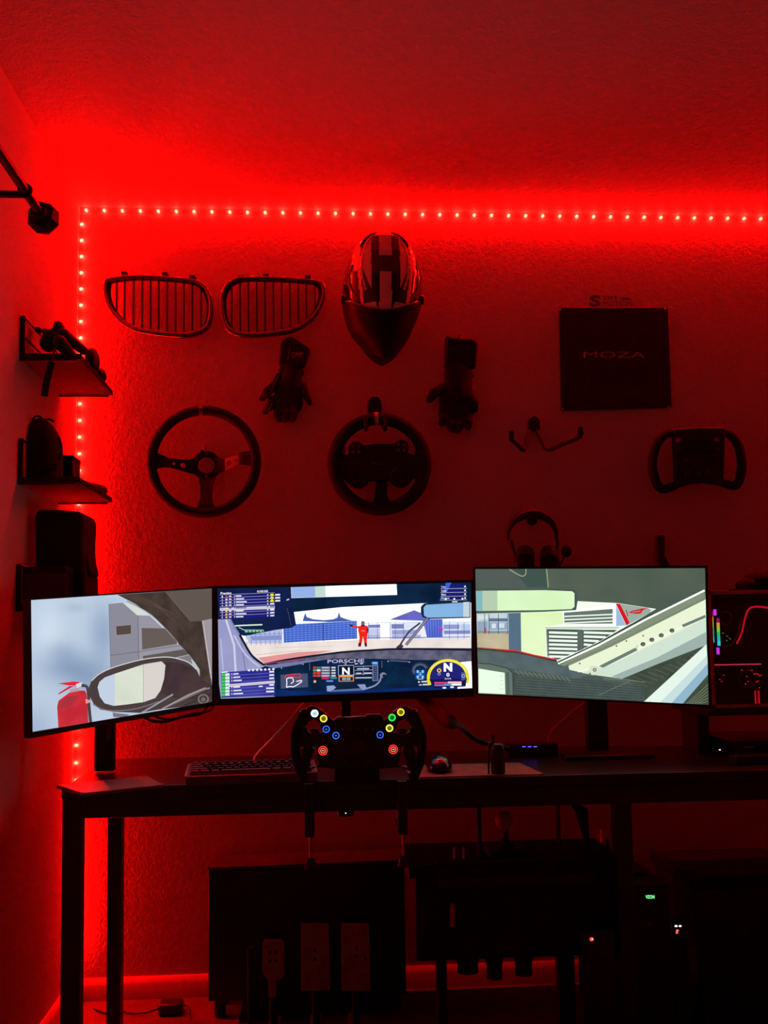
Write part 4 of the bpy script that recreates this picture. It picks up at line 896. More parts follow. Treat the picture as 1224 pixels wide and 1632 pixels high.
# stands
def column(t, px0, px1, y, ztop, m=BLACK, depth=.03):
    a = onY(px0, 1180, y).x; b = onY(px1, 1180, y).x
    return MB().bb((a, y, DZ + .004), (b, y + depth, ztop)).build('stand_column', m, t, bevel=.003)
yc = 2.47; col = column(tL, 150, 181, yc, cenL.z + .03)
MB().bb((onY(170, 1180, yc).x, yc - .0015, DZ + .08), (onY(178, 1180, yc).x, yc, cenL.z - .02)).build('lit_edge_strip', GREY, col)  # light on the column edge put in as a grey strip
b_ = [onZ(x, y, DZ + .008) for x, y in ((82, 1253), (131, 1264), (262, 1250), (234, 1236))]
b_[0] = onZ(90, 1251, DZ + .008)
MB().prism(b_, (0, 0, -.0078)).build('stand_base', mat('satin stand metal', (.15, .11, .11), .5), tL, bevel=.002)
yc2 = 2.66
a = onY(551, 1120, yc2); MB().bb((a.x - .013, yc2, DZ + .004), (a.x + .013, yc2 + .022, cenC.z + .02)).build('stand_column', BLACK, tC, bevel=.003)
MB().cyl((a.x, yc2 + .01, DZ), (a.x, yc2 + .01, DZ + .008), .07, 36).build('stand_base', BLACK, tC, bevel=.002)
yc3 = 2.585; a = onY(953, 1150, yc3); 
MB().bb((a.x - .028, yc3, DZ + .004), (a.x + .028, yc3 + .03, cenR.z + .03)).build('stand_column', BLACK, tR, bevel=.004)
MB().add([Vector((a.x + x, yc3 + y, DZ + z)) for z, k in ((.0002, 1), (.012, .97)) for x, y in ((-.12 * k, -.10 * k), (.12 * k, -.10 * k), (.085 * k, .10), (-.085 * k, .10))], [(0, 1, 2, 3), (4, 5, 6, 7), (0, 1, 5, 4), (1, 2, 6, 5), (2, 3, 7, 6), (3, 0, 4, 7)]).build('stand_base', BLACK, tR, bevel=.004)
for t_, c_, N_, y_ in ((tL, cenL, None, yc), (tC, cenC, None, yc2), (tR, cenR, None, yc3)):
    x_ = [o for o in t_.children if o.name.startswith('stand_column')][0]
    xm = sum(v.co.x for v in x_.data.vertices) / len(x_.data.vertices) + origin(t_).x
    MB().cyl((xm, y_ + .012, c_.z + .01), (c_.x, c_.y + .05, c_.z + .01), .02, 14).build('tilt_joint', BLACK, t_)

# ------------------------------------------------------------------ racing wheel on its motor base
def sim_wheel():
    C = CC(450, 1100, 4.896); Y = 2.09; P = lambda x, y, o=0.: onY(*C(x, y), Y - o); k = Y / F / 4.896
    base = thing('wheel_base', 'black motor base clamped to the desk edge behind the lit-button wheel', 'wheel base', onY(*C(595, 700), 2.30))
    c = P(595, 440); c.y = 0
    zc = c.z; xc = c.x
    MB().bb((xc - .055, 2.20, zc - .055), (xc + .055, 2.40, zc + .022)).build('motor_housing', BLACK, base, bevel=.006)
    MB().cyl((xc, 2.201, zc), (xc, 2.1435, zc), .03, 24).build('shaft', MATTE, base, bevel=.002)
    MB().bb((xc - .042, 2.2225, DZ + .0005), (xc + .042, 2.38, zc - .0555)).build('mount_plate', MATTE, base, bevel=.002)
    MB().bb((xc - .05, 2.2, DZ + .0005), (xc + .05, 2.222, zc - .0555)).build('front_plate', MATTE, base, bevel=.002)
    for px in (493, 641):
        a = onY(px, 1290, 2.215)
        cl = MB().bb((a.x - .011, 2.205, DZ - .115), (a.x + .011, 2.228, DZ + .001)).build('clamp_arm', BLACK, base, bevel=.002)
        MB().bb((a.x - .011, 2.2285, DZ - .115), (a.x + .011, 2.31, DZ - .10)).build('clamp_foot', BLACK, cl, bevel=.002)
        MB().cyl((a.x + .002, 2.218, DZ - .112), (a.x + .002, 2.218, DZ - .165), .0035, 10).build('clamp_screw', STEEL, cl)
        MB().cyl((a.x + .002, 2.218, DZ - .163), (a.x + .002, 2.218, DZ - .186), .009, 16, r2=.015).build('clamp_knob', GLOSSB, cl, bevel=.002)
    t = thing('steering_wheel', 'black racing wheel with glowing coloured buttons in front of the middle screen', 'steering wheel', P(595, 440))
    # wings: the thin faceplate with its four openings, built as solid pieces around them
    def half(sx):
        X = (lambda x: x) if sx < 0 else (lambda x: 1190 - x)
        Q = lambda pts, o: [P(X(x), y, o) for x, y in pts]
        th = (0, .012, 0)
        out = MB()
        for pts in ([(188, 150), (215, 128), (245, 124), (300, 150), (345, 190), (395, 235), (440, 250), (440, 330), (330, 330), (300, 300), (292, 250), (250, 225), (205, 245), (185, 280), (150, 300), (128, 250), (140, 190), (152, 150)],
                    [(150, 300), (190, 285), (195, 320), (225, 342), (275, 345), (300, 330), (440, 330), (440, 440), (260, 440), (170, 440), (130, 440), (125, 340)],
                    [(265, 440), (440, 440), (440, 615), (260, 600), (285, 575), (268, 520)],
                    [(170, 440), (235, 440), (235, 470), (200, 480), (196, 560), (215, 610), (250, 596), (262, 602), (180, 640), (150, 560), (150, 470)]):
            out.prism(Q(pts, .006), th)
        f = out.build('wing_plate', BLACK, t, bevel=.0025)
        MB().tube(cr([P(X(x), y, .004) for x, y in ((150, 175), (122, 260), (102, 350), (100, 440), (112, 540), (140, 620), (165, 672), (200, 690))], False, 5), [.0055 + .0048 * min(1, i / 8) for i in range(36)], 14, flat=(1, 1.2)).build('grip', SUEDE, t)
        MB().tube(cr([P(X(x), y, .0065) for x, y in ((122, 240), (136, 185), (150, 146), (176, 150), (200, 138), (218, 124), (255, 128), (320, 168), (392, 230))], False, 4), .0011, 6).build('edge_trim', mat('worn edge metal', (.30, .28, .28), .35, .8), t)
        MB().prism(Q([(215, 300), (275, 300), (295, 330), (270, 344), (225, 340)], -.004), (0, .004, 0)).build('shift_paddle', MC['carbon fibre'], t, bevel=.001)
        MB().prism(Q([(175, 450), (235, 445), (250, 480), (215, 560), (225, 590), (200, 600)], -.012), (0, .004, 0)).build('clutch_paddle', MC['carbon fibre'], t, bevel=.001)
    half(-1); half(1)
    MB().prism([P(x, y, .008) for x, y in ((395, 240), (440, 202), (460, 216), (550, 208), (650, 206), (662, 190), (775, 190), (795, 240), (760, 330), (790, 440), (780, 600), (700, 618), (480, 618), (405, 600), (400, 440), (430, 330))], (0, .022, 0)).build('centre_body', BLACK, t, bevel=.003)
    MB().cyl(P(595, 440, .0085), P(595, 440, .012), 60 * k, 36).build('centre_badge', GLOSSB, t, bevel=.001)
    MB().tube(cr([P(x, y, .0085) for x, y in ((430, 232), (450, 212), (520, 214), (600, 206), (652, 204), (665, 190), (772, 191), (788, 214))], False, 3), .0009, 6).build('edge_trim', MC['worn edge metal'], t)
    for i in range(5): 
        x = 470 + 60 * i; MB().box(P(x, 305, .009), (.004, .003, .004)).build('indicator', GREY, t, bevel=.0005)
    for x, y in ((500, 560), (595, 570), (690, 560)):
        MB().cyl(P(x, y, .008), P(x, y, .02), 26 * k, 20, r2=22 * k).build('rotary_knob', BLACK, t, bevel=.001)
    for x, y, c, s_, dbl in ((252, 180, (200, 235, 255), 3, 0), (322, 220, (240, 214, 70), 1.6, 0), (342, 303, (40, 90, 255), 2.2, 0), (418, 352, (40, 100, 255), 2.2, 0), (317, 470, (255, 40, 24), 1.8, 1),
                            (923, 170, (232, 220, 40), 1.5, 0), (855, 212, (40, 220, 70), 1.8, 0), (835, 295, (236, 230, 90), 1.6, 0), (762, 347, (40, 90, 255), 2.2, 0), (864, 460, (255, 40, 24), 1.8, 1)):
        r_ = (37 if dbl else 28) * k; p = P(x, y, .0062)
        b = MB().cyl(p, p + Vector((0, -.004, 0)), r_ * 1.15, 24).build('button', BLACK, t, bevel=.0006)
        lit = em(c, s_); blue = c[2] > 250 and c[0] < 50
        wh = c[2] > 200 and c[0] > 150
        MB().ring(p + Vector((0, -.0042, 0)), r_ * .86, r_ * (.11 if (dbl or blue) else .16), n=28, k=6).build('ring_light', lit, b)
        if dbl or not blue: MB().ring(p + Vector((0, -.0045, 0)), r_ * .48, r_ * (.13 if dbl else .15), n=24, k=6).build('ring_light', em((255, 130, 106), 1.4) if dbl else em([min(255, q + 30) for q in c], s_), b)
        MB().cyl(p + Vector((0, -.004, 0)), p + Vector((0, -.0056, 0)), r_ * (.62 if not blue else .5), 16).build('button_cap', em(c, .9) if wh else em([q * .55 for q in c], .8) if not blue and not dbl else GREY, b, bevel=.0005)
        MB().box(p + Vector((0, -.0066, 0)), (r_ * .38, .0006, r_ * .16)).build('symbol', em((90, 150, 255), 1.2) if blue else em((255, 190, 170), 1.3) if dbl else GREY, b, smooth=0)
    MB().cyl(P(595, 440, -.03), P(595, 440, -.052), .026, 24).build('quick_release', MATTE, t, bevel=.002)
    MB().cyl(P(595, 440, -.010), P(595, 440, -.035), .034, 24).build('hub', BLACK, t, bevel=.002)
sim_wheel()

# ------------------------------------------------------------------ keyboard
def keyboard():
    KZ = DZ; p0 = onZ(294, 1256, KZ); p1 = onZ(540, 1247, KZ); ux = p1 - p0; ux.z = 0; ux.normalize()
    p0 = Vector((p0.x, max(p0.y, DY0 - .03), KZ))
    t = thing('keyboard', 'black mechanical keyboard with red-lit keycap edges at the desk front', 'keyboard', p0)
    uy = Vector((-ux.y, ux.x, 0)); uz = Vector((0, 0, 1)); L, Wd = .290, .113
    rot = Matrix((ux, uy, uz)).transposed()
    q = lambda x, y, z: p0 + ux * x + uy * y + uz * z
    hz = lambda y: .022 + .012 * y / Wd
    mb = MB().add([q(x, y, z) for x in (0, L) for y, z in ((0, .001), (Wd, .001), (Wd, hz(Wd) - .001), (0, hz(0) - .001))], [(0, 1, 2, 3), (4, 7, 6, 5), (0, 4, 5, 1), (1, 5, 6, 2), (2, 6, 7, 3), (3, 7, 4, 0)])
    mb.build('case', mat('keyboard case', (.10, .09, .09), .4), t, bevel=.002)
    mb = MB(); e = .004
    for a, b in (((0, 0), (L, 0)), ((0, Wd), (L, Wd)), ((0, 0), (0, Wd)), ((L, 0), (L, Wd))):
        mb.tube([q(a[0], a[1], hz(a[1]) - .001), q(b[0], b[1], hz(b[1]) - .001)], .0022, 6)
    mb.build('rim', mat('keyboard rim', (.28, .26, .26), .3), t)
    KM = mat('keycap', (.20, .18, .18), .35, var=.1); KD = mat('dark keycap', (.05, .046, .048), .35, var=.1)
    proto = {}
    def key(x, y, w_, m):
        h = .0175 * .92; d = .0155; kk = (round(w_, 4), m.name)
        if kk not in proto:
            a = w_ - .0022; b = a - .004; c_ = d - .0035
            mb = MB().add([Vector((i * a / 2, j * d / 2, 0)) for i, j in ((-1, -1), (1, -1), (1, 1), (-1, 1))] + [Vector((i * b / 2, j * c_ / 2, .0085)) for i, j in ((-1, -1), (1, -1), (1, 1), (-1, 1))], [(0, 3, 2, 1), (4, 5, 6, 7), (0, 1, 5, 4), (1, 2, 6, 5), (2, 3, 7, 6), (3, 0, 4, 7)], m)
            o = mb.build('key', None, None, smooth=0); proto[kk] = o.data; o.name = 'unused'; bpy.data.objects.remove(o)
        o = bpy.data.objects.new('key', proto[kk]); COL.objects.link(o); o.parent = t
        o.matrix_local = Matrix.Translation(ux * x + uy * y + uz * (hz(y) + .0006)) @ rot.to_4x4()
    u = .0182
    rows = [[1.25, 1.25, 1.25, 6.25, 1.25, 1.25, 1.25, 1.25], [2.25] + [1] * 10 + [2.75], [1.75] + [1] * 11 + [2.25], [1.5] + [1] * 12 + [1.5], [1] * 13 + [2]]
    for r_, row in enumerate(rows):
        x = .007; y = .014 + .0195 * r_ + (.003 if r_ == 5 else 0)
        for i, k_ in enumerate(row):
            if k_ < 0: x += -k_ * u; continue
            if k_ == 0: continue
            sp = k_ * u * (.93 if r_ == 5 else 1.)
            key(x + sp / 2, y, sp, KM if (x < .03 or k_ > 1.2 and k_ < 6 or r_ == 0) else KD); x += sp
    MB().tube(cr([q(.16, Wd - .004, .018), q(.165, Wd + .02, .02)] + [onY(405, 1208, 2.36), onY(432, 1178, 2.46), onY(460, 1148, 2.56), onY(487, 1116, 2.68)], False, 6), .0022, 8).build('cable', mat('braided cable', (.7, .22, .08), .45), t)
keyboard()

# ------------------------------------------------------------------ desk-top items
def on_desk():
    a = [onZ(x, y, DZ) for x, y in ((655, 1241), (872, 1233.5), (800, 1211), (668, 1212))]
    a = [Vector((onZ(655, 1241, DZ).x, DY0 + .006, DZ)), Vector((onZ(868, 1236, DZ).x, DY0 + .006, DZ)), Vector((onZ(868, 1236, DZ).x - .015, DY0 + .21, DZ)), Vector((onZ(655, 1241, DZ).x, DY0 + .21, DZ))]
    t = tag(MB().prism(a, (0, 0, .003)).build('mouse_mat', mat('grey desk mat', (.20, .17, .13), .8, bump=.2, bscale=700), loc=a[0], bevel=.001), 'brownish grey mouse mat at the desk front under the mouse and small bottle', 'mouse mat')
    m0 = onZ(705, 1234, DZ + .003)
    t = thing('mouse', 'black computer mouse with a red glowing logo on the mat', 'mouse', m0)
    mb = MB(); nu = 20; prof = [(0, 1.0), (.25, 1.02), (.5, .95), (.75, .75), (.92, .45), (1, .0)]
    L, Wm, Hm = .058, .031, .038
    for h, r_ in prof:
        for i in range(nu):
            an = 2 * math.pi * i / nu; mb.v.append(m0 + Vector((math.cos(an) * Wm * max(r_, .01), L + math.sin(an) * L * max(r_, .01), Hm * h + .0005)))
    for j in range(len(prof) - 1):
        for i in range(nu): mb.f.append([j * nu + i, j * nu + (i + 1) % nu, (j + 1) * nu + (i + 1) % nu, (j + 1) * nu + i]); mb.m.append(0)
    mb.f.append(list(range(nu))[::-1]); mb.m.append(0)
    mb.build('shell', GLOSSB, t, sub=1, smooth=60)
    zt = m0.z + Hm
    mb = MB()
    for x, z in ((-.006, .0), (-.001, .003), (.004, .0), (-.001, -.003), (.0075, -.004), (.002, -.008)): mb.ell(m0 + Vector((x, .0225 + z * .3, .030 + z * .35)), (.0026, .0012, .0016), 8, 6)
    mb.build('logo_light', em((255, 50, 40), 1.6), t)
    MB().tube([m0 + Vector((0, .075, Hm * .95)), m0 + Vector((0, .1, Hm * .75))], .004, 10).build('scroll_wheel', RUBBER, t)
    b0 = onZ(791, 1233, DZ + .003); k = b0.y / F
    t = thing('spray_bottle', 'small black bottle with a short nozzle standing on the mat', 'bottle', b0)
    pr = [(0, 0), (10.5, 0), (11.5, 3), (11.5, 36), (10.5, 42), (8, 46), (0, 46)]
    def lathe(c, prof, n=20):
        mb = MB()
        for r_, h in prof: mb.v += [c + Vector((math.cos(2 * math.pi * i / n) * max(r_, .01) * k, math.sin(2 * math.pi * i / n) * max(r_, .01) * k, h * k)) for i in range(n)]
        for j in range(len(prof) - 1):
            for i in range(n): mb.f.append([j * n + i, j * n + (i + 1) % n, (j + 1) * n + (i + 1) % n, (j + 1) * n + i]); mb.m.append(0)
        mb.f += [list(range(n))[::-1], [(len(prof) - 1) * n + i for i in range(n)]]; mb.m += [0, 0]
        return mb
    cb = b0 + Vector((3 * k, 0, .0004))
    lathe(cb, pr).build('body', mat('bottle plastic', (.022, .022, .024), .3), t)
    lathe(cb + Vector((-7 * k, 0, 44 * k)), [(0, 0), (2, 0), (2, 12), (3, 13), (3, 16), (0, 16)], 12).build('nozzle', GLOSSB, t)
    MB().tube(cr([cb + Vector((-15 * k, 0, 0)), cb + Vector((-14.5 * k, 0, 30 * k)), cb + Vector((-13 * k, 0, 47 * k)), cb + Vector((-9 * k, 0, 46 * k))], False, 4), 1.6 * k, 8).build('clip', DARKST, t)
    h0 = onZ(845, 1207, DZ)
    t = thing('usb_hub', 'low black hub with three small blue lights behind the bottle', 'hub', h0)
    MB().bb((h0.x - .055, h0.y, DZ), (h0.x + .075, h0.y + .05, DZ + .034)).build('case', GLOSSB, t, bevel=.003)
    for px in (835, 844, 853):
        p = onY(px, 1190, h0.y); MB().box((p.x, h0.y, p.z), (.009, .003, .0022)).build('light', em((90, 80, 255), 2.), t, smooth=0)
    # thick sleeved cable from behind the middle screen down to the hub
    pts = [onY(664, 1100, 2.70), onY(690, 1126, 2.69), onY(716, 1150, 2.62), onY(735, 1160, 2.52), onY(757, 1178, 2.50), onY(785, 1188, 2.50), onY(812, 1194, 2.5)]
    pp = cr(pts, False, 5); mb = MB(); n = len(pp)
    tag(mb.tube(pp, [.020 if i < 11 else max(.0065, .020 - .004 * (i - 10)) for i in range(n)], 12).build('cable_sleeve', RUBBER, loc=pp[-1]), 'thick black sleeved cable sloping from the middle screen towards the hub', 'cable')
    pts = [onY(935, 1118, 2.62), onY(915, 1132, 2.63), onY(895, 1150, 2.64), onY(878, 1166, 2.66), Vector((onY(866, 1180, 2.68).x, 2.68, DZ + .003)), Vector((onY(840, 1180, 2.70).x, 2.71, DZ + .003))]
    tag(MB().tube(cr(pts, False, 5), .002, 8).build('cable', mat('red cable', (.35, .08, .06), .5), loc=pts[-1]), 'thin reddish cable hanging behind the rightmost screen', 'cable')
    pts = [onY(224, 1138, 2.56), onY(240, 1148, 2.56), onY(262, 1150, 2.57), onY(292, 1142, 2.62), onY(318, 1138, 2.65), onY(330, 1126, 2.68)]
    tag(MB().tube(cr(pts, False, 5), .004, 8).tube(cr([p + Vector((.02, .005, .006)) for p in pts], False, 5), .003, 8).build('cable_loop', RUBBER, loc=pts[2]), 'black cables looping under the edge of the leftmost screen', 'cable')
on_desk()

# ------------------------------------------------------------------ glass computer case on its riser, right edge
def computer():
    Y = 2.49; x0 = onY(1134, 1040, Y).x; zb = onY(1180, 1129, Y).z + .0008; zt = onY(1180, 941, Y).z; x1 = x0 + .40; y1 = Y + .24
    r = thing('riser', 'low black riser stand under the glass computer case', 'stand', ((x0 + x1) / 2, Y + .15, DZ))
    MB().bb((x0 - .02, Y - .01, zb - .018), (x1 + .02, y1 + .01, zb - .002)).build('shelf', WOODB, r, bevel=.002)
    for x in (x0 - .02, x1 - .01): MB().bb((x, Y + .06, DZ), (x + .03, y1 - .06, zb - .0181)).build('leg', LEG, r, bevel=.002)
    t = thing('computer_case', 'glass-fronted computer case with rainbow memory sticks at the right edge', 'computer', ((x0 + x1) / 2, Y + .15, zb))
    f = .010
    EDGE = mat('case edge', (.5, .45, .45), .3, .7)
    fr = MB()
    for a, b in (((x0, zb), (x1, zb + f)), ((x0, zt - f), (x1, zt)), ((x0, zb), (x0 + .006, zt)), ((x1 - f, zb), (x1, zt))): fr.bb((a[0], Y, a[1]), (b[0], Y + .012, b[1]))
    fr.build('front_frame', EDGE, t, bevel=.001)
    MB().bb((x0, y1 - .01, zb), (x1, y1, zt)).build('rear_panel', BLACK, t)
    MB().bb((x0, Y + .012, zb), (x1, y1 - .01, zb + .006)).build('floor_panel', BLACK, t); MB().bb((x0, Y + .012, zt - .006), (x1, y1 - .01, zt)).build('top_panel', BLACK, t)
    MB().bb((x0, Y + .012, zb + .006), (x0 + .005, y1 - .01, zt - .006)).build('side_panel', GLOSSB, t)
    gm = bpy.data.materials.new('tinted glass'); gm.use_nodes = True; b_ = gm.node_tree.nodes['Principled BSDF']
    b_.inputs['Transmission Weight'].default_value = 1; b_.inputs['Roughness'].default_value = .02; b_.inputs['Base Color'].default_value = (.75, .72, .74, 1); b_.inputs['IOR'].default_value = 1.45
    MB().bb((x0 + .007, Y + .001, zb + f), (x1 - f, Y + .004, zt - f)).build('glass_panel', gm, t, smooth=0)
    P = lambda x, y, o: onY(x, y, Y + o)
    zs = P(1150, 1059, .0).z
    sh = MB().bb((x0 + .006, Y + .02, zs - .008), (P(1212, 1059, .02).x, y1 - .012, zs)).build('power_supply_shroud', BLACK, t, bevel=.001)
    MB().bb((x0 + .006, Y + .0165, zs - .003), (P(1212, 1059, .02).x, Y + .0195, zs)).build('shroud_light', em((236, 60, 90), .8), sh, smooth=0)
    rb = [(210, 40, 150), (240, 170, 40), (150, 220, 50), (40, 210, 110), (30, 200, 210), (60, 220, 250)]
    for px, ya, yb in ((1133.5, 975, 1024), (1143.5, 985, 1029)):
        ram = MB().bb((P(px - 2.8, ya, .05).x, Y + .05, P(px, yb, .05).z), (P(px + 2.8, ya, .05).x, Y + .12, P(px, ya, .05).z)).build('memory_stick', BLACK, t)
        n = len(rb)
        for i in range(n):
            z0 = P(px, ya + (yb - ya) * i / n, .049).z; z1 = P(px, ya + (yb - ya) * (i + 1) / n, .049).z
            MB().bb((P(px - 2, ya, .049).x, Y + .046, z1), (P(px + 2, ya, .049).x, Y + .0495, z0)).build('light_segment', em(rb[i], .55 if i == 0 else 1.1), ram, smooth=0)
    for px, ya, yb, ss in ((1139.5, 971, 981, 1.2), (1134.5, 1033, 1043, 1.1), (1144.5, 1032, 1043, 1.1)):
        MB().bb((P(px - 2.2, ya, .045).x, Y + .045, P(px, yb, .045).z), (P(px + 2.2, ya, .045).x, Y + .05, P(px, ya, .045).z)).build('board_light', em((220, 60, 235), ss), t, bevel=.0012)
    MB().bb((x0 + .03, y1 - .06, zs + .004), (x1 - .06, y1 - .05, zt - .03)).build('motherboard', mat('circuit board', (.03, .03, .035), .4, bump=.5, bscale=120), t)
    def fan(px, py, rp, o, m, name):
        c = P(px, py, o); rr = rp * Y / F
        f_ = MB().ring(c, rr, rr * .10, n=32, k=6).build(name, m, t)
        for i in range(7):
            an = 2 * math.pi * i / 7; d = Vector((math.cos(an), 0, math.sin(an))); e = Vector((-math.sin(an), 0, math.cos(an)))
            MB().prism([c + d * rr * .25, c + d * rr * .88 + e * rr * .12, c + d * rr * .88 + e * rr * .38 + Vector((0, .006, 0)), c + d * rr * .25 + e * rr * .2 + Vector((0, .004, 0))], (0, .002, 0)).build('blade', GLOSSB, f_, smooth=0)
        MB().cyl(c + Vector((0, -.003, 0)), c + Vector((0, .01, 0)), rr * .26, 16).build('fan_hub', GLOSSB, f_)
    fan(1156, 985, 11, .10, mat('amber fan ring', (.40, .30, .12), .3), 'cooling_fan'); fan(1191, 1082, 15, .12, EDGE, 'cooling_fan'); fan(1146, 1082, 9, .14, EDGE, 'cooling_fan')
    MB().tube(cr([P(x, y, .10) for x, y in ((1143, 1029), (1158, 1030), (1167, 1026), (1174, 1014), (1179, 998), (1182, 985))], False, 5), .0022, 8).build('coolant_tube', mat('clear tube', (.6, .6, .6), .15), t)
    MB().tube(cr([P(x, y, .055) for x, y in ((1174, 1026), (1182, 1008), (1186, 990), (1191, 974), (1198, 968), (1210, 967), (1226, 969), (1240, 972))], False, 5), .0026, 8).build('coolant_tube', em((235, 20, 40), .75), t)  # red light on this tube put in as its own glow
    # lit pump; red light on its pipe put in as glowing edges
    q = MB().cyl(P(1205, 1121, .06), P(1207, 1098, .06), .0062, 14).build('red_lit_pipe', mat('frosted pipe', (.6, .2, .2), .3), t)
    mb = MB().box(P(1203.5, 1112, .052), (.002, .002, .036)).box(P(1209.5, 1112, .052), (.002, .002, .036)); mb.build('lit_pipe_edge', em((240, 24, 40), .9), q, smooth=0)
    MB().cyl(P(1205, 1082, .05), P(1205, 1082, .075), .012, 18).build('pump', GLOSSB, t, bevel=.002)
    MB().ring(P(1205, 1080, .048), .0105, .0013, n=24, k=6, a0=-40, a1=190).build('pump_light', em((240, 30, 44), .9), t)
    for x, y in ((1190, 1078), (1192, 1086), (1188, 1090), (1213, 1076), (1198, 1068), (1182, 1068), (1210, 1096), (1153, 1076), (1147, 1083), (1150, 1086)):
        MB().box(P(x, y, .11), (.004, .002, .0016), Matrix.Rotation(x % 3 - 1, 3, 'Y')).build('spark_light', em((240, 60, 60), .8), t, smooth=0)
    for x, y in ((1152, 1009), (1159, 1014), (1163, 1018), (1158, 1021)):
        MB().box(P(x, y, .10), (.005, .002, .0022), Matrix.Rotation(.6, 3, 'Y')).build('heat_sink_glint', em((120, 170, 130), .35), t, smooth=0)  # fin glints painted in as small glowing boxes
    # cloth cap lying on the case
    cz = zt; c0 = P(1180, 941, .12)
    t2 = thing('cloth_cap', 'dark crumpled cap lying on top of the glass computer case', 'cap', (c0.x, Y + .13, zt))
    k = (Y + .12) / F; q = lambda x, y, o=.12: Vector((P(x, 0, o).x, Y + o, max(P(x, y, o).z, zt + .004)))
    mb = MB()
    for x, y, r_ in ((1168, 927, 17), (1190, 925, 18), (1178, 921, 13), (1208, 930, 14), (1150, 934, 11), (1222, 931, 12), (1160, 922, 9), (1204, 922, 9)):
        c = q(x, y + 6); mb.ell((c.x - .008, c.y, zt + r_ * k * .98 + .001), (r_ * k * 1.45, .045, r_ * k * .97), 14, 8)
    mb.build('crown', CLOTH, t2, remesh=.003, smooth=0)
    mb = MB().prism([Vector((P(x, 0, .05).x, Y + y, zt + .003)) for x, y in ((1128, .09), (1140, .06), (1160, .05), (1180, .06), (1182, .1), (1150, .13))], (0, 0, .004)); mb.build('brim', CLOTH, t2, bevel=.001)
    # amplifier-like box and small remote lamp under the riser
    ya = 2.47; a = onY(1160, 1176, ya); b = onY(1240, 1198, ya)
    t3 = thing('receiver', 'flat black receiver with bright edge lines under the riser', 'receiver', (a.x + .12, ya + .1, DZ))
    xa = x0 + .018; MB().bb((xa, ya, DZ + .006), (x1 - .03, ya + .2, DZ + .045)).build('case', GLOSSB, t3, bevel=.002)
    for x in (xa + .02, x1 - .06): 
        for y in (ya + .02, ya + .18): MB().cyl((x, y, DZ), (x, y, DZ + .007), .010, 12).build('foot', RUBBER, t3)
    MB().bb((xa + .012, ya - .0012, DZ + .0415), (x1 - .05, ya + .001, DZ + .0432)).build('trim_line', mat('bright trim', (.5, .4, .4), .3, .7), t3)
    for i in range(3): MB().bb((xa + .045 + .075 * i, ya - .0012, DZ + .024), (xa + .075 + .075 * i, ya + .001, DZ + .0258)).build('button', MC['bright trim'], t3)
    p = onZ(1146, 1197, DZ)
    t4 = thing('desk_gadget', 'small dark box with one white pilot light on the desk near the computer', 'box', (p.x, 2.33, DZ))
    MB().bb((p.x - .07, 2.33, DZ), (p.x + .022, 2.372, DZ + .022)).build('case', BLACK, t4, bevel=.003)
    p2 = onY(1147, 1195, 2.33); MB().ell((p2.x, 2.329, max(p2.z, DZ + .006)), (.0024, .0015, .0013), 10, 6).build('pilot_light', em((235, 225, 245), 2.), t4)
computer()

# ------------------------------------------------------------------ left wall: curtain rod and three shelves
def curtain_rod():
    xr = XL + .135; p = onP(62, 337, Vector((xr, 0, 0)), Vector((1, 0, 0)))
    t = thing('curtain_rod', 'black curtain rod with a faceted end knob high on the left-hand wall', 'curtain rod', (XL, p.y, p.z))
    MB().tube([p + Vector((0, .02, 0)), Vector((xr, p.y - 1.35, p.z))], .0085, 14).build('rod', DARKST, t)
    MB().tube([p + Vector((0, .021, 0)), Vector((xr, p.y - .5, p.z))], .0098, 14).build('outer_tube', DARKST, t)
    c = p + Vector((0, .035, 0))
    mb = MB(); mb.ell(c, (.036, .036, .036), 8, 4, rot=Matrix.Rotation(.4, 3, 'Y')); mb.build('knob', MATTE, t, smooth=0)
    MB().cyl(c + Vector((0, -.045, 0)), c + Vector((0, -.022, 0)), .016, 12).build('knob_collar', MATTE, t, bevel=.002)
    for yy in (p.y - .10,):
        MB().bb((XL, yy - .006, p.z - .014), (xr, yy + .006, p.z - .003)).build('bracket_arm', MATTE, t, bevel=.001)
        MB().bb((XL, yy - .016, p.z - .045), (XL + .005, yy + .016, p.z + .03)).build('bracket_plate', MATTE, t, bevel=.001)
        MB().ring((xr, yy, p.z), .0125, .003, nrm=(0, 1, 0), n=20, k=6).build('bracket_ring', MATTE, t)
curtain_rod()
SHX = .148; SY0, SY1 = 2.40, 2.775
def shelf(label, z, rail):
    t = thing('wall_shelf', label, 'shelf', (XL, (SY0 + SY1) / 2, z), 'small dark shelves on the side wall')
    MB().bb((XL + .001, SY0, z - .014), (XL + SHX, SY1, z)).build('board', SHELFW, t, bevel=.0015)
    for y in (SY0 + .001, SY1 - .007):
        br = MB().bb((XL, y, z - .016), (XL + .012, y + .006, z + .095)).build('bracket', MATTE, t, bevel=.001)
        MB().bb((XL, y, z - .0185), (XL + SHX - .012, y + .006, z - .0145)).build('support_bar', MATTE, br, bevel=.001)
    for h in ((.093, .045) if rail else (.093,)): MB().tube([(XL + .007, SY0 + .003, z + h), (XL + .007, SY1 - .004, z + h)], .003, 8).build('rail', MATTE, t)
    return t
Z1, Z2, Z3 = [onY(60, y, SY0).z for y in (563, 760, 962)]
shelf('dark wooden wall shelf with wire rail, topmost of three on the side wall', Z1, True)
shelf('dark wooden wall shelf carrying a black bag, middle one of three', Z2, False)
shelf('dark wooden wall shelf behind the leftmost screen, lowest of three', Z3, False)
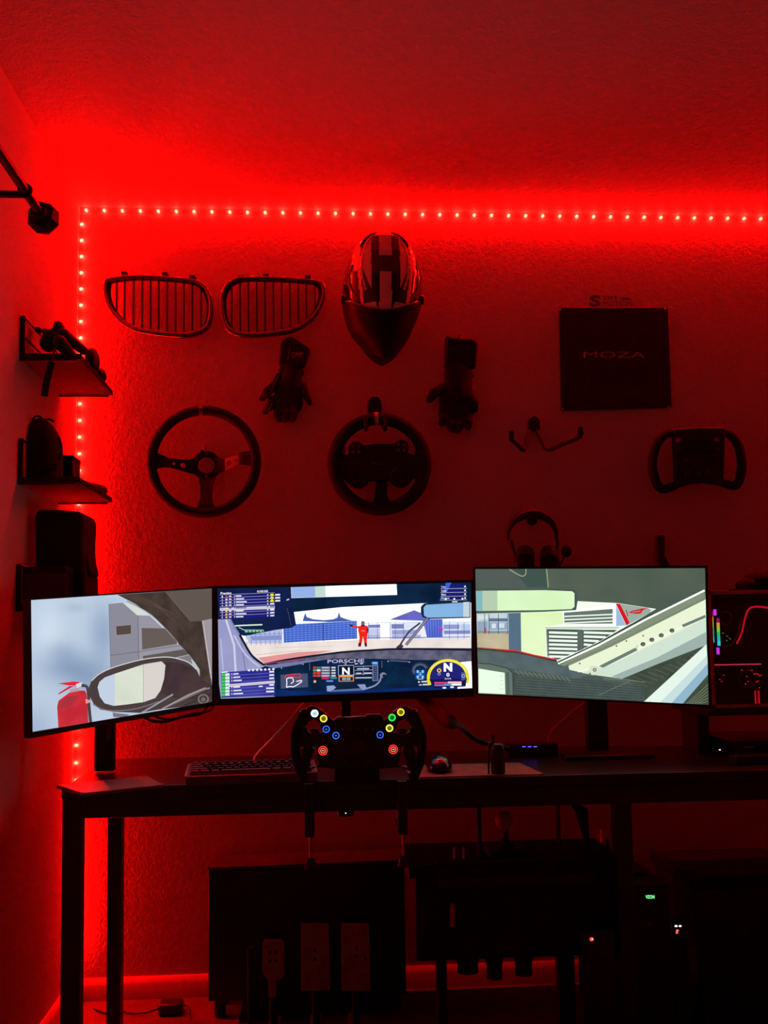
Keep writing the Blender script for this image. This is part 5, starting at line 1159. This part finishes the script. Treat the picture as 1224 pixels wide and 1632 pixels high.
def shelf_things():
    # top shelf: a folded cloth harness with straps over the edge, and a rounded case at the far corner
    Y = 2.50; k = Y / F; P = lambda x, y, o=0.: onY(15 + x / 7.418, 490 + y / 7.418, Y + o)
    t = thing('camera_rig', 'black camera rig with dangling strap lying on the topmost wall shelf', 'camera rig', (XL + .07, Y, Z1))
    mb = MB(); r8 = k / 7.418
    for x, y, rx, rz, dp in ((520, 380, 130, 120, .04), (590, 260, 62, 95, .035), (450, 440, 80, 80, .04), (430, 285, 60, 22, .02)):
        c = P(x, y); mb.ell((c.x, c.y, max(c.z, Z1 + rz * r8)), (rx * r8, dp, rz * r8), 16, 10)
    mb.build('body', CLOTH, t, remesh=.003, smooth=0)
    MB().ell(P(348, 272), (44 * r8, .02, 36 * r8), 14, 8).build('knob', RUBBER, t)
    MB().cyl(P(348, 272), P(440, 290), 18 * r8, 10).build('stalk', MATTE, t)
    a = onP(101, 533, Vector((XL + SHX - .045, 0, 0)), Vector((1, 0, 0))); b = onP(133, 559, Vector((XL + SHX - .022, 0, 0)), Vector((1, 0, 0)))
    b.y = min(b.y, 2.62); b.z = max(b.z, Z1 + .014)
    MB().cap(a, b, .016, .012, 12).build('telescopic_arm', MATTE, t)
    MB().cap(Vector((a.x, a.y - .03, Z1 + .02)), Vector((b.x - .02, b.y - .02, Z1 + .014)), .018, .013, 10).build('lower_arm', MATTE, t)
    xs = XL + SHX + .006
    ys = SY0 - .012
    S = lambda x, y: onY(15 + x / 7.418, 490 + y / 7.418, ys)
    st = [P(540, 420, -.01), S(535, 480), S(525, 540), S(500, 650)]
    MB().tube(cr(st, False, 5), 9 * r8, 8, flat=(1.3, .5)).build('strap', mat('strap webbing', (.08, .06, .05), .7), t)
    MB().tube(cr([S(500, 645), S(470, 760), S(440, 880), S(412, 1050)], False, 5), 40 * r8, 10, flat=(1, .35)).build('strap_pad', CLOTH, t)
    EX = lambda px, py, dx=.02: onP(px, py, Vector((XL + SHX - dx, 0, 0)), Vector((1, 0, 0)))
    c1 = EX(147, 577, .022); c2 = EX(160, 604, .018)
    t = thing('goggles', 'rounded black goggles at the far corner of the topmost wall shelf', 'goggles', Vector((c1.x, c1.y, Z1)))
    for c_, r_ in ((c1, (.019, .032, .025)), (c2, (.016, .026, .022))):
        h = max(c_.z - Z1, r_[2]); c_.z = Z1 + h + .0003
        MB().ell(c_, (r_[0], r_[1], h), 16, 10).build('lens_cup', MATTE, t)
    MB().cap(Vector((c1.x, c1.y + .01, Z1 + .009)), Vector((c2.x, c2.y - .01, Z1 + .009)), .0085, .0085, 10).build('bridge', CLOTH, t)
    # middle shelf: rucksack with a grab loop, a small box and a bottle behind it
    Y = 2.47; r7 = Y / F / 7.2; P = lambda x, y, o=0.: onY(10 + x / 7.2, 650 + y / 7.2, Y + o)
    t = thing('small_rucksack', 'small black rucksack with a grab loop standing on the middle wall shelf', 'bag', (XL + .06, Y + .03, Z2))
    mb = MB()
    tab = [(120, 20), (140, 60), (170, 100), (210, 140), (260, 176), (330, 205), (420, 218), (520, 224), (640, 224), (740, 220), (790, 212)]
    mid = [(120, 400), (170, 400), (260, 393), (330, 400), (420, 406), (520, 408), (640, 408), (790, 405)]
    n = 24; X0 = XL + .002
    for y, hw in tab:
        c = P(interp(mid, y), y, .05); c.z = max(c.z, Z2 + .001) if y < 790 else Z2 + .001
        for i in range(n):
            a = 2 * math.pi * i / n; ca, sa = math.cos(a), math.sin(a)
            x = c.x + hw * r7 * abs(ca) ** .7 * (1 if ca > 0 else -1)
            mb.v.append(Vector((max(x, X0), c.y + .055 * (hw / 224) * abs(sa) ** .7 * (1 if sa > 0 else -1), c.z)))
    L = len(tab)
    for j in range(L - 1):
        for i in range(n): mb.f.append([j * n + i, j * n + (i + 1) % n, (j + 1) * n + (i + 1) % n, (j + 1) * n + i]); mb.m.append(0)
    mb.f += [list(range(n)), [(L - 1) * n + i for i in range(n)][::-1]]; mb.m += [0, 0]
    mb.build('body', CLOTH, t, smooth=60)
    MB().tube(cr([P(312, 165, .05), P(318, 115, .05), P(355, 96, .05), P(395, 108, .05), P(420, 150, .05)], False, 5), 11 * r7, 8).build('grab_loop', CLOTH, t)
    MB().tube(cr([P(330, 150, .04), P(385, 158, .04), P(440, 140, .04), P(500, 132, .04), P(545, 160, .04)], False, 5), 14 * r7, 8).build('shoulder_strap', CLOTH, t)
    MB().tube(cr([P(600, 330, .03), P(628, 420, .03), P(632, 520, .03), P(600, 620, .03)], False, 5), 12 * r7, 8).build('side_strap', RUBBER, t)
    MB().bb((P(430, 0, 0).x, Y - .012, P(0, 735).z), (P(610, 0).x, Y - .004, P(0, 640).z)).build('front_pocket', CLOTH, t, bevel=.003)
    a = onY(10 + 700 / 7.2, 700, 2.60); 
    t = thing('carton', 'small black carton behind the rucksack on the middle wall shelf', 'box', (a.x, 2.62, Z2))
    zt = onY(108, 650 + 552 / 7.2, 2.58).z; xa = onY(10 + 640 / 7.2, 700, 2.58).x; xb = onY(10 + 770 / 7.2, 700, 2.58).x
    MB().bb((xa - .03, 2.58, Z2), (xb, 2.66, zt)).build('body', BLACK, t, bevel=.004); MB().bb((xa - .031, 2.579, zt - .012), (xb + .001, 2.661, zt + .002)).build('lid', MATTE, t, bevel=.003)
    t = thing('sunglasses_case', 'long low dark case at the far end of the middle wall shelf', 'case', (onY(137, 760, 2.72).x, 2.71, Z2))
    xa = onY(10 + 860 / 7.2, 760, 2.69).x; xb = XL + SHX - .004
    MB().cap(Vector((xa + .004, 2.685, Z2 + .0185)), Vector((xb - .02, 2.75, Z2 + .0165)), .018, .016, 14).build('shell', mat('brown case leather', (.06, .03, .02), .4), t)
    # lowest shelf: tall black rucksack bulging over the end, and a dark box
    Y = 2.50; r7 = Y / F / 7.2; P = lambda x, y, o=0.: onY(10 + x / 7.2, 800 + y / 7.2, Y + o)
    t = thing('tall_backpack', 'tall black backpack with side pocket on the lowest wall shelf', 'bag', (XL + .09, Y + .03, Z3))
    pts = [(325, 120), (360, 96), (450, 86), (560, 86), (700, 94), (830, 106), (872, 128), (885, 190), (884, 300), (878, 400), (874, 520), (890, 700), (905, 860), (912, 1180), (325, 1180), (330, 600)]
    pp = [P(x, y, -.01) for x, y in pts]; pp = [Vector((max(p.x, XL + .004), p.y, max(p.z, Z3 + .001))) for p in pp]
    MB().prism(pp, (0, .15, 0)).build('body', CLOTH, t, bevel=.012)
    sp = [(868, 500), (905, 560), (940, 660), (966, 770), (970, 820), (955, 848), (900, 852), (862, 840)]
    MB().prism([P(x, y, .02) for x, y in sp], (0, .09, 0)).build('side_pocket', CLOTH, t, bevel=.008)
    MB().tube(cr([P(350, 175, -.012), P(600, 165, -.014), P(872, 185, -.012)], False, 5), 10 * r7, 8).build('lid_seam', RUBBER, t)
    for x, y in ((494, 748), (586, 800)): MB().ell(P(x, y, -.014), (.003, .003, .002), 8, 6).build('zip_pull', STEEL, t)
    t = thing('flat_box', 'low black box beside the tall backpack on the lowest wall shelf', 'box', (XL + .03, Y - .06, Z3))
    zt = P(200, 755, -.07).z; MB().bb((XL + .014, Y - .092, Z3), (XL + .115, Y - .014, zt)).build('body', BLACK, t, bevel=.003); MB().bb((XL + .013, Y - .093, zt - .015), (XL + .116, Y - .013, zt + .001)).build('lid', MATTE, t, bevel=.002)
shelf_things()

# ------------------------------------------------------------------ under the desk
def under():
    # flat panel leaning at the back wall
    Y0 = 2.80; a = onY(332, 1600, Y0); b = onY(648, 1600, Y0); z0 = onY(335, 1597, Y0).z; zL = onY(333, 1384, Y0).z; zR = onY(645, 1371.5, Y0).z; z0 = max(z0, .04)
    t = thing('speaker_cabinet', 'wide flat black cabinet standing by the wall under the keyboard', 'cabinet', ((a.x + b.x) / 2, Y0 + .07, 0))
    MB().prism([(a.x, Y0, z0), (b.x, Y0, z0), (b.x, Y0, zR), (a.x, Y0, zL)], (0, .14, 0)).build('body', BLACK, t, bevel=.004)
    zz = MB(); zz.prism([(a.x - .002, Y0 - .002, zL - .004), (b.x + .002, Y0 - .002, zR - .004), (b.x + .002, Y0 - .002, zR + .003), (a.x - .002, Y0 - .002, zL + .003)], (0, .144, 0)); zz.build('lit_top_edge', mat('lit cabinet edge', (.05, .045, .045), .4), t, bevel=.001)  # light along the top edge put into a paler strip
    for x in (a.x + .03, b.x - .03):
        for y in (Y0 + .02, Y0 + .12): MB().cyl((x, y, .0045), (x, y, z0 + .002), .016, 14).build('foot', RUBBER, t)
    # pedals on a sloped base
    Yp = 2.42
    t = thing('pedal_set', 'set of three pale-faced pedals on a dark base in front of the flat cabinet', 'pedals', (onY(510, 1600, Yp).x, Yp, 0))
    xa = onY(395, 1600, Yp).x; xb = onY(625, 1600, Yp).x
    MB().prism([Vector((xa, Yp - .12, .0045)), Vector((xa, Yp + .22, .0045)), Vector((xa, Yp + .22, .03)), Vector((xa, Yp - .12, .018))], (xb - xa, 0, 0)).build('base_plate', MATTE, t, bevel=.002)
    PM = mat('pedal face metal', (.30, .29, .29), .5, .2)
    def pedal(pts, holes, xm, arm_y, m=PM):
        q = [onY(x, y, Yp) for x, y in pts]
        pl = MB().prism(q, (0, .006, 0)).build('pedal_plate', m, t, bevel=.0015)
        for hx, hy in holes:
            p = onY(hx, hy, Yp - .001); MB().cyl(p, p + Vector((0, .004, 0)), .0035, 12).build('hole', GLOSSB, pl)
        c = onY(xm, arm_y, Yp); MB().tube([c + Vector((0, .012, 0)), Vector((c.x, Yp + .06, .05)), Vector((c.x, Yp + .10, .028))], .009, 8).build('pedal_arm', MATTE, t)
        MB().box((c.x, Yp + .11, .058), (.03, .09, .06)).build('pivot_block', MATTE, t, bevel=.003)
    pedal([(419, 1503), (423, 1498), (449, 1498), (453, 1503), (453, 1556), (446, 1562), (441, 1562), (440, 1590), (428, 1590), (427, 1562), (422, 1558), (418, 1548)], [(430, 1518), (440, 1518), (430, 1532), (440, 1532)], 434, 1570)
    pedal([(480, 1472), (524, 1472), (526, 1579), (480, 1580)], [(502, 1515), (502, 1529)], 503, 1560)
    pedal([(544, 1472), (588, 1472), (591, 1580), (545, 1580)], [(568, 1511), (568, 1524), (583, 1528)], 567, 1560)
    p = onY(400, 1598, Yp); 
    MB().cyl((p.x, Yp, .018), (p.x, Yp, onY(400, 1510, Yp).z), .008, 12).build('side_post', MATTE, t)
    # equipment box on posts with the shifter on top
    Yb = 2.36; P = lambda x, y, o=0.: onY(x, y, Yb + o)
    t = thing('equipment_stand', 'bulky black equipment stand on steel posts under the desk', 'stand', (P(800, 1500).x, Yb + .1, 0))
    zt = P(800, 1374).z; zb = P(800, 1528).z
    x0, x1 = P(662, 1450).x, P(985, 1450).x
    MB().bb((x0, Yb, zb), (x1, Yb + .22, zt - .03)).build('body', MATTE, t, bevel=.006)
    MB().bb((x0 - .015, Yb - .012, zt - .03), (x1 + .015, Yb + .235, zt)).build('top_plate', MATTE, t, bevel=.003)
    MB().bb((x0 + .05, Yb - .008, P(0, 1440).z), (x1 - .05, Yb + .001, P(0, 1392).z)).build('front_panel', BLACK, t, bevel=.003)
    for px, wd in ((705, .012), (905, .02), (975, .018)):
        x = P(px, 1500).x; MB().bb((x - wd, Yb + .02, .0045), (x + wd, Yb + .05, zb + .002)).build('post', MATTE, t, bevel=.002)
    MB().bb((P(925, 1300).x - .03, Yb + .1, zt - .002), (P(905, 1300).x + .006, Yb + .13, DZ - DT - .048)).build('upright', MATTE, t, bevel=.003)
    xr = P(905, 1300).x - .035
    MB().prism([Vector((P(x, 0, .1).x, Yb + .1, P(x, y, .1).z)) for x, y in ((895, 1290), (868, 1278), (880, 1298), (888, 1330), (897, 1365))], (0, .03, 0)).build('gusset', MATTE, t, bevel=.002)
    MB().prism([Vector((P(x, 0, .1).x, Yb + .1, P(x, y, .1).z)) for x, y in ((925, 1340), (928, 1365), (940, 1384), (960, 1394), (982, 1395), (982, 1400), (920, 1400))], (0, .03, 0)).build('gusset', MATTE, t, bevel=.002)
    for px, yb, w_ in ((748, 1556, 17), (791, 1566, 13), (838, 1560, 14)):
        p = P(px, 1530); k = Yb / F; q = P(px, yb)
        MB().tube([Vector((p.x, Yb + .03, zb + .002)), Vector((p.x, Yb + .03, (zb + q.z) / 2)), Vector((p.x, Yb + .03, q.z))], [w_ * 1.15 * k, w_ * .95 * k, w_ * k], 16).build('hanging_damper', RUBBER, t, bevel=.002)
    MB().cyl(P(721, 1440, -.01), P(721, 1476, -.01), .0065, 14).build('red_switch_bottle', mat('red anodised metal', (.5, .03, .03), .3, .4), t)
    rp = [o for o in t.children if o.name.startswith('red_switch')][0]; rp.name = 'red_cylinder'; tag(rp, 'red metal cylinder')
    for x, y in ((718, 1428), (720, 1477), (746, 1430)): MB().ell(P(x, y, -.012), (.0016, .0016, .0016), 8, 6).build('rivet', STEEL, t)
    # shifter
    s0 = P(806, 1374, .06); kp = P(803, 1309, .06)
    t2 = thing('gear_shifter', 'black gear shifter with a pale-topped round knob under the desk', 'gear shifter', (s0.x, s0.y, zt))
    MB().bb((s0.x - .045, s0.y - .04, zt + .0005), (s0.x + .045, s0.y + .06, zt + .02)).build('base', BLACK, t2, bevel=.004)
    MB().tube([Vector((s0.x, s0.y, zt + .018)), kp + Vector((.004, 0, -.01))], [.0085, .0075], 12).build('shaft', DARKST, t2)
    MB().tube([Vector((s0.x, s0.y, zt + .018)), Vector((s0.x, s0.y, zt + .04))], [.024, .010], 16).build('boot', RUBBER, t2)
    mb = MB(); kb = kp; prof = [(.008, -.024), (.014, -.017), (.0205, -.004), (.0225, .006), (.019, .016), (.011, .0225), (.001, .0245)]
    n = 22
    for r_, h in prof: mb.v += [kb + Vector((math.cos(2 * math.pi * i / n) * r_, math.sin(2 * math.pi * i / n) * r_, h)) for i in range(n)]
    for j in range(len(prof) - 1):
        for i in range(n): mb.f.append([j * n + i, j * n + (i + 1) % n, (j + 1) * n + (i + 1) % n, (j + 1) * n + i]); mb.m.append(0)
    mb.f += [list(range(n))[::-1], [(len(prof) - 1) * n + i for i in range(n)]]; mb.m += [0, 0]
    mb.build('knob', mat('knob lacquer', (.5, .46, .40), .25), t2, smooth=60)
    # hanging cable with the two short metal levers
    p = P(733, 1290, -.02)
    t3 = thing('handbrake', 'thin black upright lever with two short shiny metal grips under the desk', 'lever', (p.x, p.y, zt))
    yy = Yb + .004; px_ = lambda x, y: onY(x, y, yy)
    MB().cyl((px_(733, 0).x, yy, zt + .001), (px_(733, 0).x, yy, DZ - DT - .05), .006, 10).build('stem', MATTE, t3)
    for x in (724, 739):
        g = MB().cyl(px_(x, 1350), px_(x, 1370.5), .0034, 12).build('grip', mat('bright trim', (.5, .4, .4), .3, .7), t3, bevel=.001)
    MB().bb((px_(720, 0).x, yy - .008, zt + .0005), (px_(743, 0).x, yy + .008, zt + .0045)).build('yoke', MATTE, t3, bevel=.001)
    # small puck under the desk edge with a white pilot light
    p = onY(550, 1283, DY0 + .06)
    t4 = thing('desk_puck', 'small dark round puck with a white pilot light under the desk edge', 'puck', (p.x, p.y, DZ - DT - .046))
    MB().cyl((p.x, DY0 + .03, DZ - DT - .046), (p.x, DY0 + .03, DZ - DT - .058), .019, 20).build('body', GLOSSB, t4, bevel=.002)
    MB().ell((p.x, DY0 + .0115, DZ - DT - .05), (.0015, .0015, .0012), 8, 6).build('pilot_light', em((235, 235, 255), 2.5), t4)
    # display box on the floor
    Yd = 2.44; P = lambda x, y, o=0.: onY(x, y, Yd + o)
    a = P(988, 1414); b = P(1070, 1414)
    t5 = thing('power_station', 'black floor-standing power unit with a green lettered display', 'power unit', ((a.x + b.x) / 2, Yd + .12, 0))
    MB().bb((a.x, Yd, .02), (b.x, Yd + .26, a.z)).build('case', BLACK, t5, bevel=.008)
    for x in (a.x + .02, b.x - .02):
        for y in (Yd + .03, Yd + .22): MB().cyl((x, y, .0045), (x, y, .022), .012, 12).build('foot', RUBBER, t5)
    MB().bb((P(1022, 0).x, Yd - .002, P(0, 1438).z), (P(1052, 0).x, Yd + .001, P(0, 1422).z)).build('display_window', GLOSSB, t5, bevel=.001)
    MB().text('VZON', lambda x, y: P(1029 + 14.2 * x, 1432.3 - 5.6 * y, -.0024), m=em((120, 245, 150), 1.5), bold=.03).build('lettering', None, t5, smooth=0)
    MB().cyl(P(1035, 1472, -.001), P(1035, 1472, .002), .006, 14).build('button', GREY, t5)
    # surge protector with pilot lights, red lamp of a drive box
    Yq = 2.455; P2 = lambda x, y, o=0.: onY(x, y, Yq + o)
    a = P2(1064, 1468); b = P2(1098, 1500)
    t6 = thing('power_tower', 'slim dark power tower with two white lights and a red one under the desk', 'power strip', (P2(1081, 1480).x, Yq + .03, 0))
    MB().bb((a.x + .012, Yq, .005), (b.x, Yq + .045, a.z)).build('case', BLACK, t6, bevel=.004)
    for x, y, c, wd in ((1077.5, 1476, (255, 245, 215), .005), (1084, 1476, (255, 225, 220), .005)): p = P2(x, y, -.001); MB().ell(p, (.0038, .002, .0022), 10, 6).build('pilot_light', em(c, 2.), t6)
    MB().prism([P2(x, y, -.0015) for x, y in ((1078, 1482), (1082, 1482), (1081.5, 1484), (1080.5, 1484), (1080.5, 1488), (1077.5, 1488))], (0, .002, 0)).build('red_light', em((255, 90, 80), 1.8), t6, smooth=0)
    Yr = 2.34; p = onY(943, 1497, Yr)
    t7 = thing('drive_box', 'black box with a red pilot light beside the equipment stand', 'box', (p.x, Yr + .05, 0))
    xl = onY(918, 0, Yr - .03).x
    MB().bb((p.x - .035, Yr - .04, .012), (p.x + .045, Yr - .004, p.z + .03)).build('case', BLACK, t7, bevel=.004)
    for x in (p.x - .02, p.x + .03): MB().cyl((x, Yr - .02, .0045), (x, Yr - .02, .014), .010, 12).build('foot', RUBBER, t7)
    q = onY(943, 1497, Yr - .042); MB().ell(q, (.0048, .002, .0042), 10, 6).build('pilot_light', em((255, 70, 50), 1.8), t7); MB().ell(q + Vector((.001, -.001, .001)), (.002, .002, .0018), 8, 6).build('pilot_core', em((255, 190, 170), 1.6), t7)
    # dark crates at the right
    Yc = 2.52; P3 = lambda x, y, o=0.: onY(x, y, Yc + o)
    a = P3(1104, 1398); b = P3(1300, 1500)
    t8 = thing('storage_bin', 'large black storage bin on the floor under the computer end of the desk', 'bin', ((a.x + b.x) / 2, Yc + .15, 0))
    MB().add([Vector((x * s_ + (a.x + b.x) / 2 * (1 - s_), Yc + .15 + (y - .15) * s_, z)) for z, s_ in ((.0045, .9), (a.z - .03, 1.)) for x, y in ((a.x, 0), (b.x, 0), (b.x, .3), (a.x, .3))], [(3, 2, 1, 0), (4, 5, 6, 7), (0, 1, 5, 4), (1, 2, 6, 5), (2, 3, 7, 6), (3, 0, 4, 7)]).build('body', BLACK, t8, bevel=.008)
    MB().bb((a.x - .008, Yc - .008, a.z - .03), (b.x + .008, Yc + .308, a.z)).build('lid', MATTE, t8, bevel=.006)
    MB().bb((a.x + .08, Yc - .02, a.z - .022), (a.x + .18, Yc - .006, a.z - .006)).build('handle', MATTE, t8, bevel=.003)
    pp = P3(982, 1340, .3); pq = P3(983, 1398, .3)
    MB2 = MB().tube([Vector((pp.x, D - .012, pp.z)), Vector((pq.x, D - .012, pq.z - .5)), ], .003, 8)
    tag(MB2.build('cable', mat('red lit cord', (.6, .12, .1), .45), loc=(pq.x, D - .012, pq.z)), 'straight reddish cord hanging on the wall between the desk posts', 'cable')
    # adapter brick with its cords on the floor by the corner
    q0 = onZ(270, 1606, 0.0); q0 = Vector((onY(270, 1600, 2.83).x, 2.83, 0))
    t9 = thing('power_brick', 'black power adapter brick with thin cords on the floor by the corner', 'power adapter', q0)
    MB().bb((q0.x - .032, q0.y, .0), (q0.x + .034, q0.y + .055, .032)).build('case', BLACK, t9, bevel=.008)
    MB().tube(cr([q0 + Vector((-.03, .03, .014)), q0 + Vector((-.07, .02, .006)), q0 + Vector((-.12, .03, .004)), q0 + Vector((-.15, .05, .01)), q0 + Vector((-.17, .03, .004)), q0 + Vector((-.22, .07, .004))], False, 6), .0025, 8).build('cord', RUBBER, t9)
    MB().tube(cr([q0 + Vector((.033, .03, .02)), q0 + Vector((.055, .0, .02)), q0 + Vector((.065, -.05, .006)), q0 + Vector((.08, -.12, .004))], False, 6), .0025, 8).build('cord', RUBBER, t9)
    xm = onY(377, 1605, 2.70).x
    tag(MB().bb((xm, 1.75, 0), (1.88, 2.94, .004)).build('darkening_floor_mat', mat('black felt', (.01, .009, .009), .95, bump=.3, bscale=600, spec=.1), loc=((xm + 1.9) / 2, 2.2, 0)), 'large black mat added to darken the floor under the pedals and stand', 'floor mat')  # mat added and extended to the back to darken the lit floor
    # low box edge on the floor before the cabinet
    a = onZ(200, 1626, 0.05); 
    t10 = thing('floor_tray', 'low flat dark tray on the floor between the desk leg and the cabinet', 'tray', (-.42, 2.66, 0))
    xa = onY(205, 1610, 2.62).x; xb = onY(376, 1610, 2.62).x
    MB().bb((xa, 2.60, 0), (xb, 2.68, .035)).build('body', mat('tray board', (.12, .10, .10), .4), t10, bevel=.003)
    MB().bb((xa - .004, 2.598, .035), (xb + .004, 2.682, .042)).build('lid', MC['tray board'], t10, bevel=.002)
under()
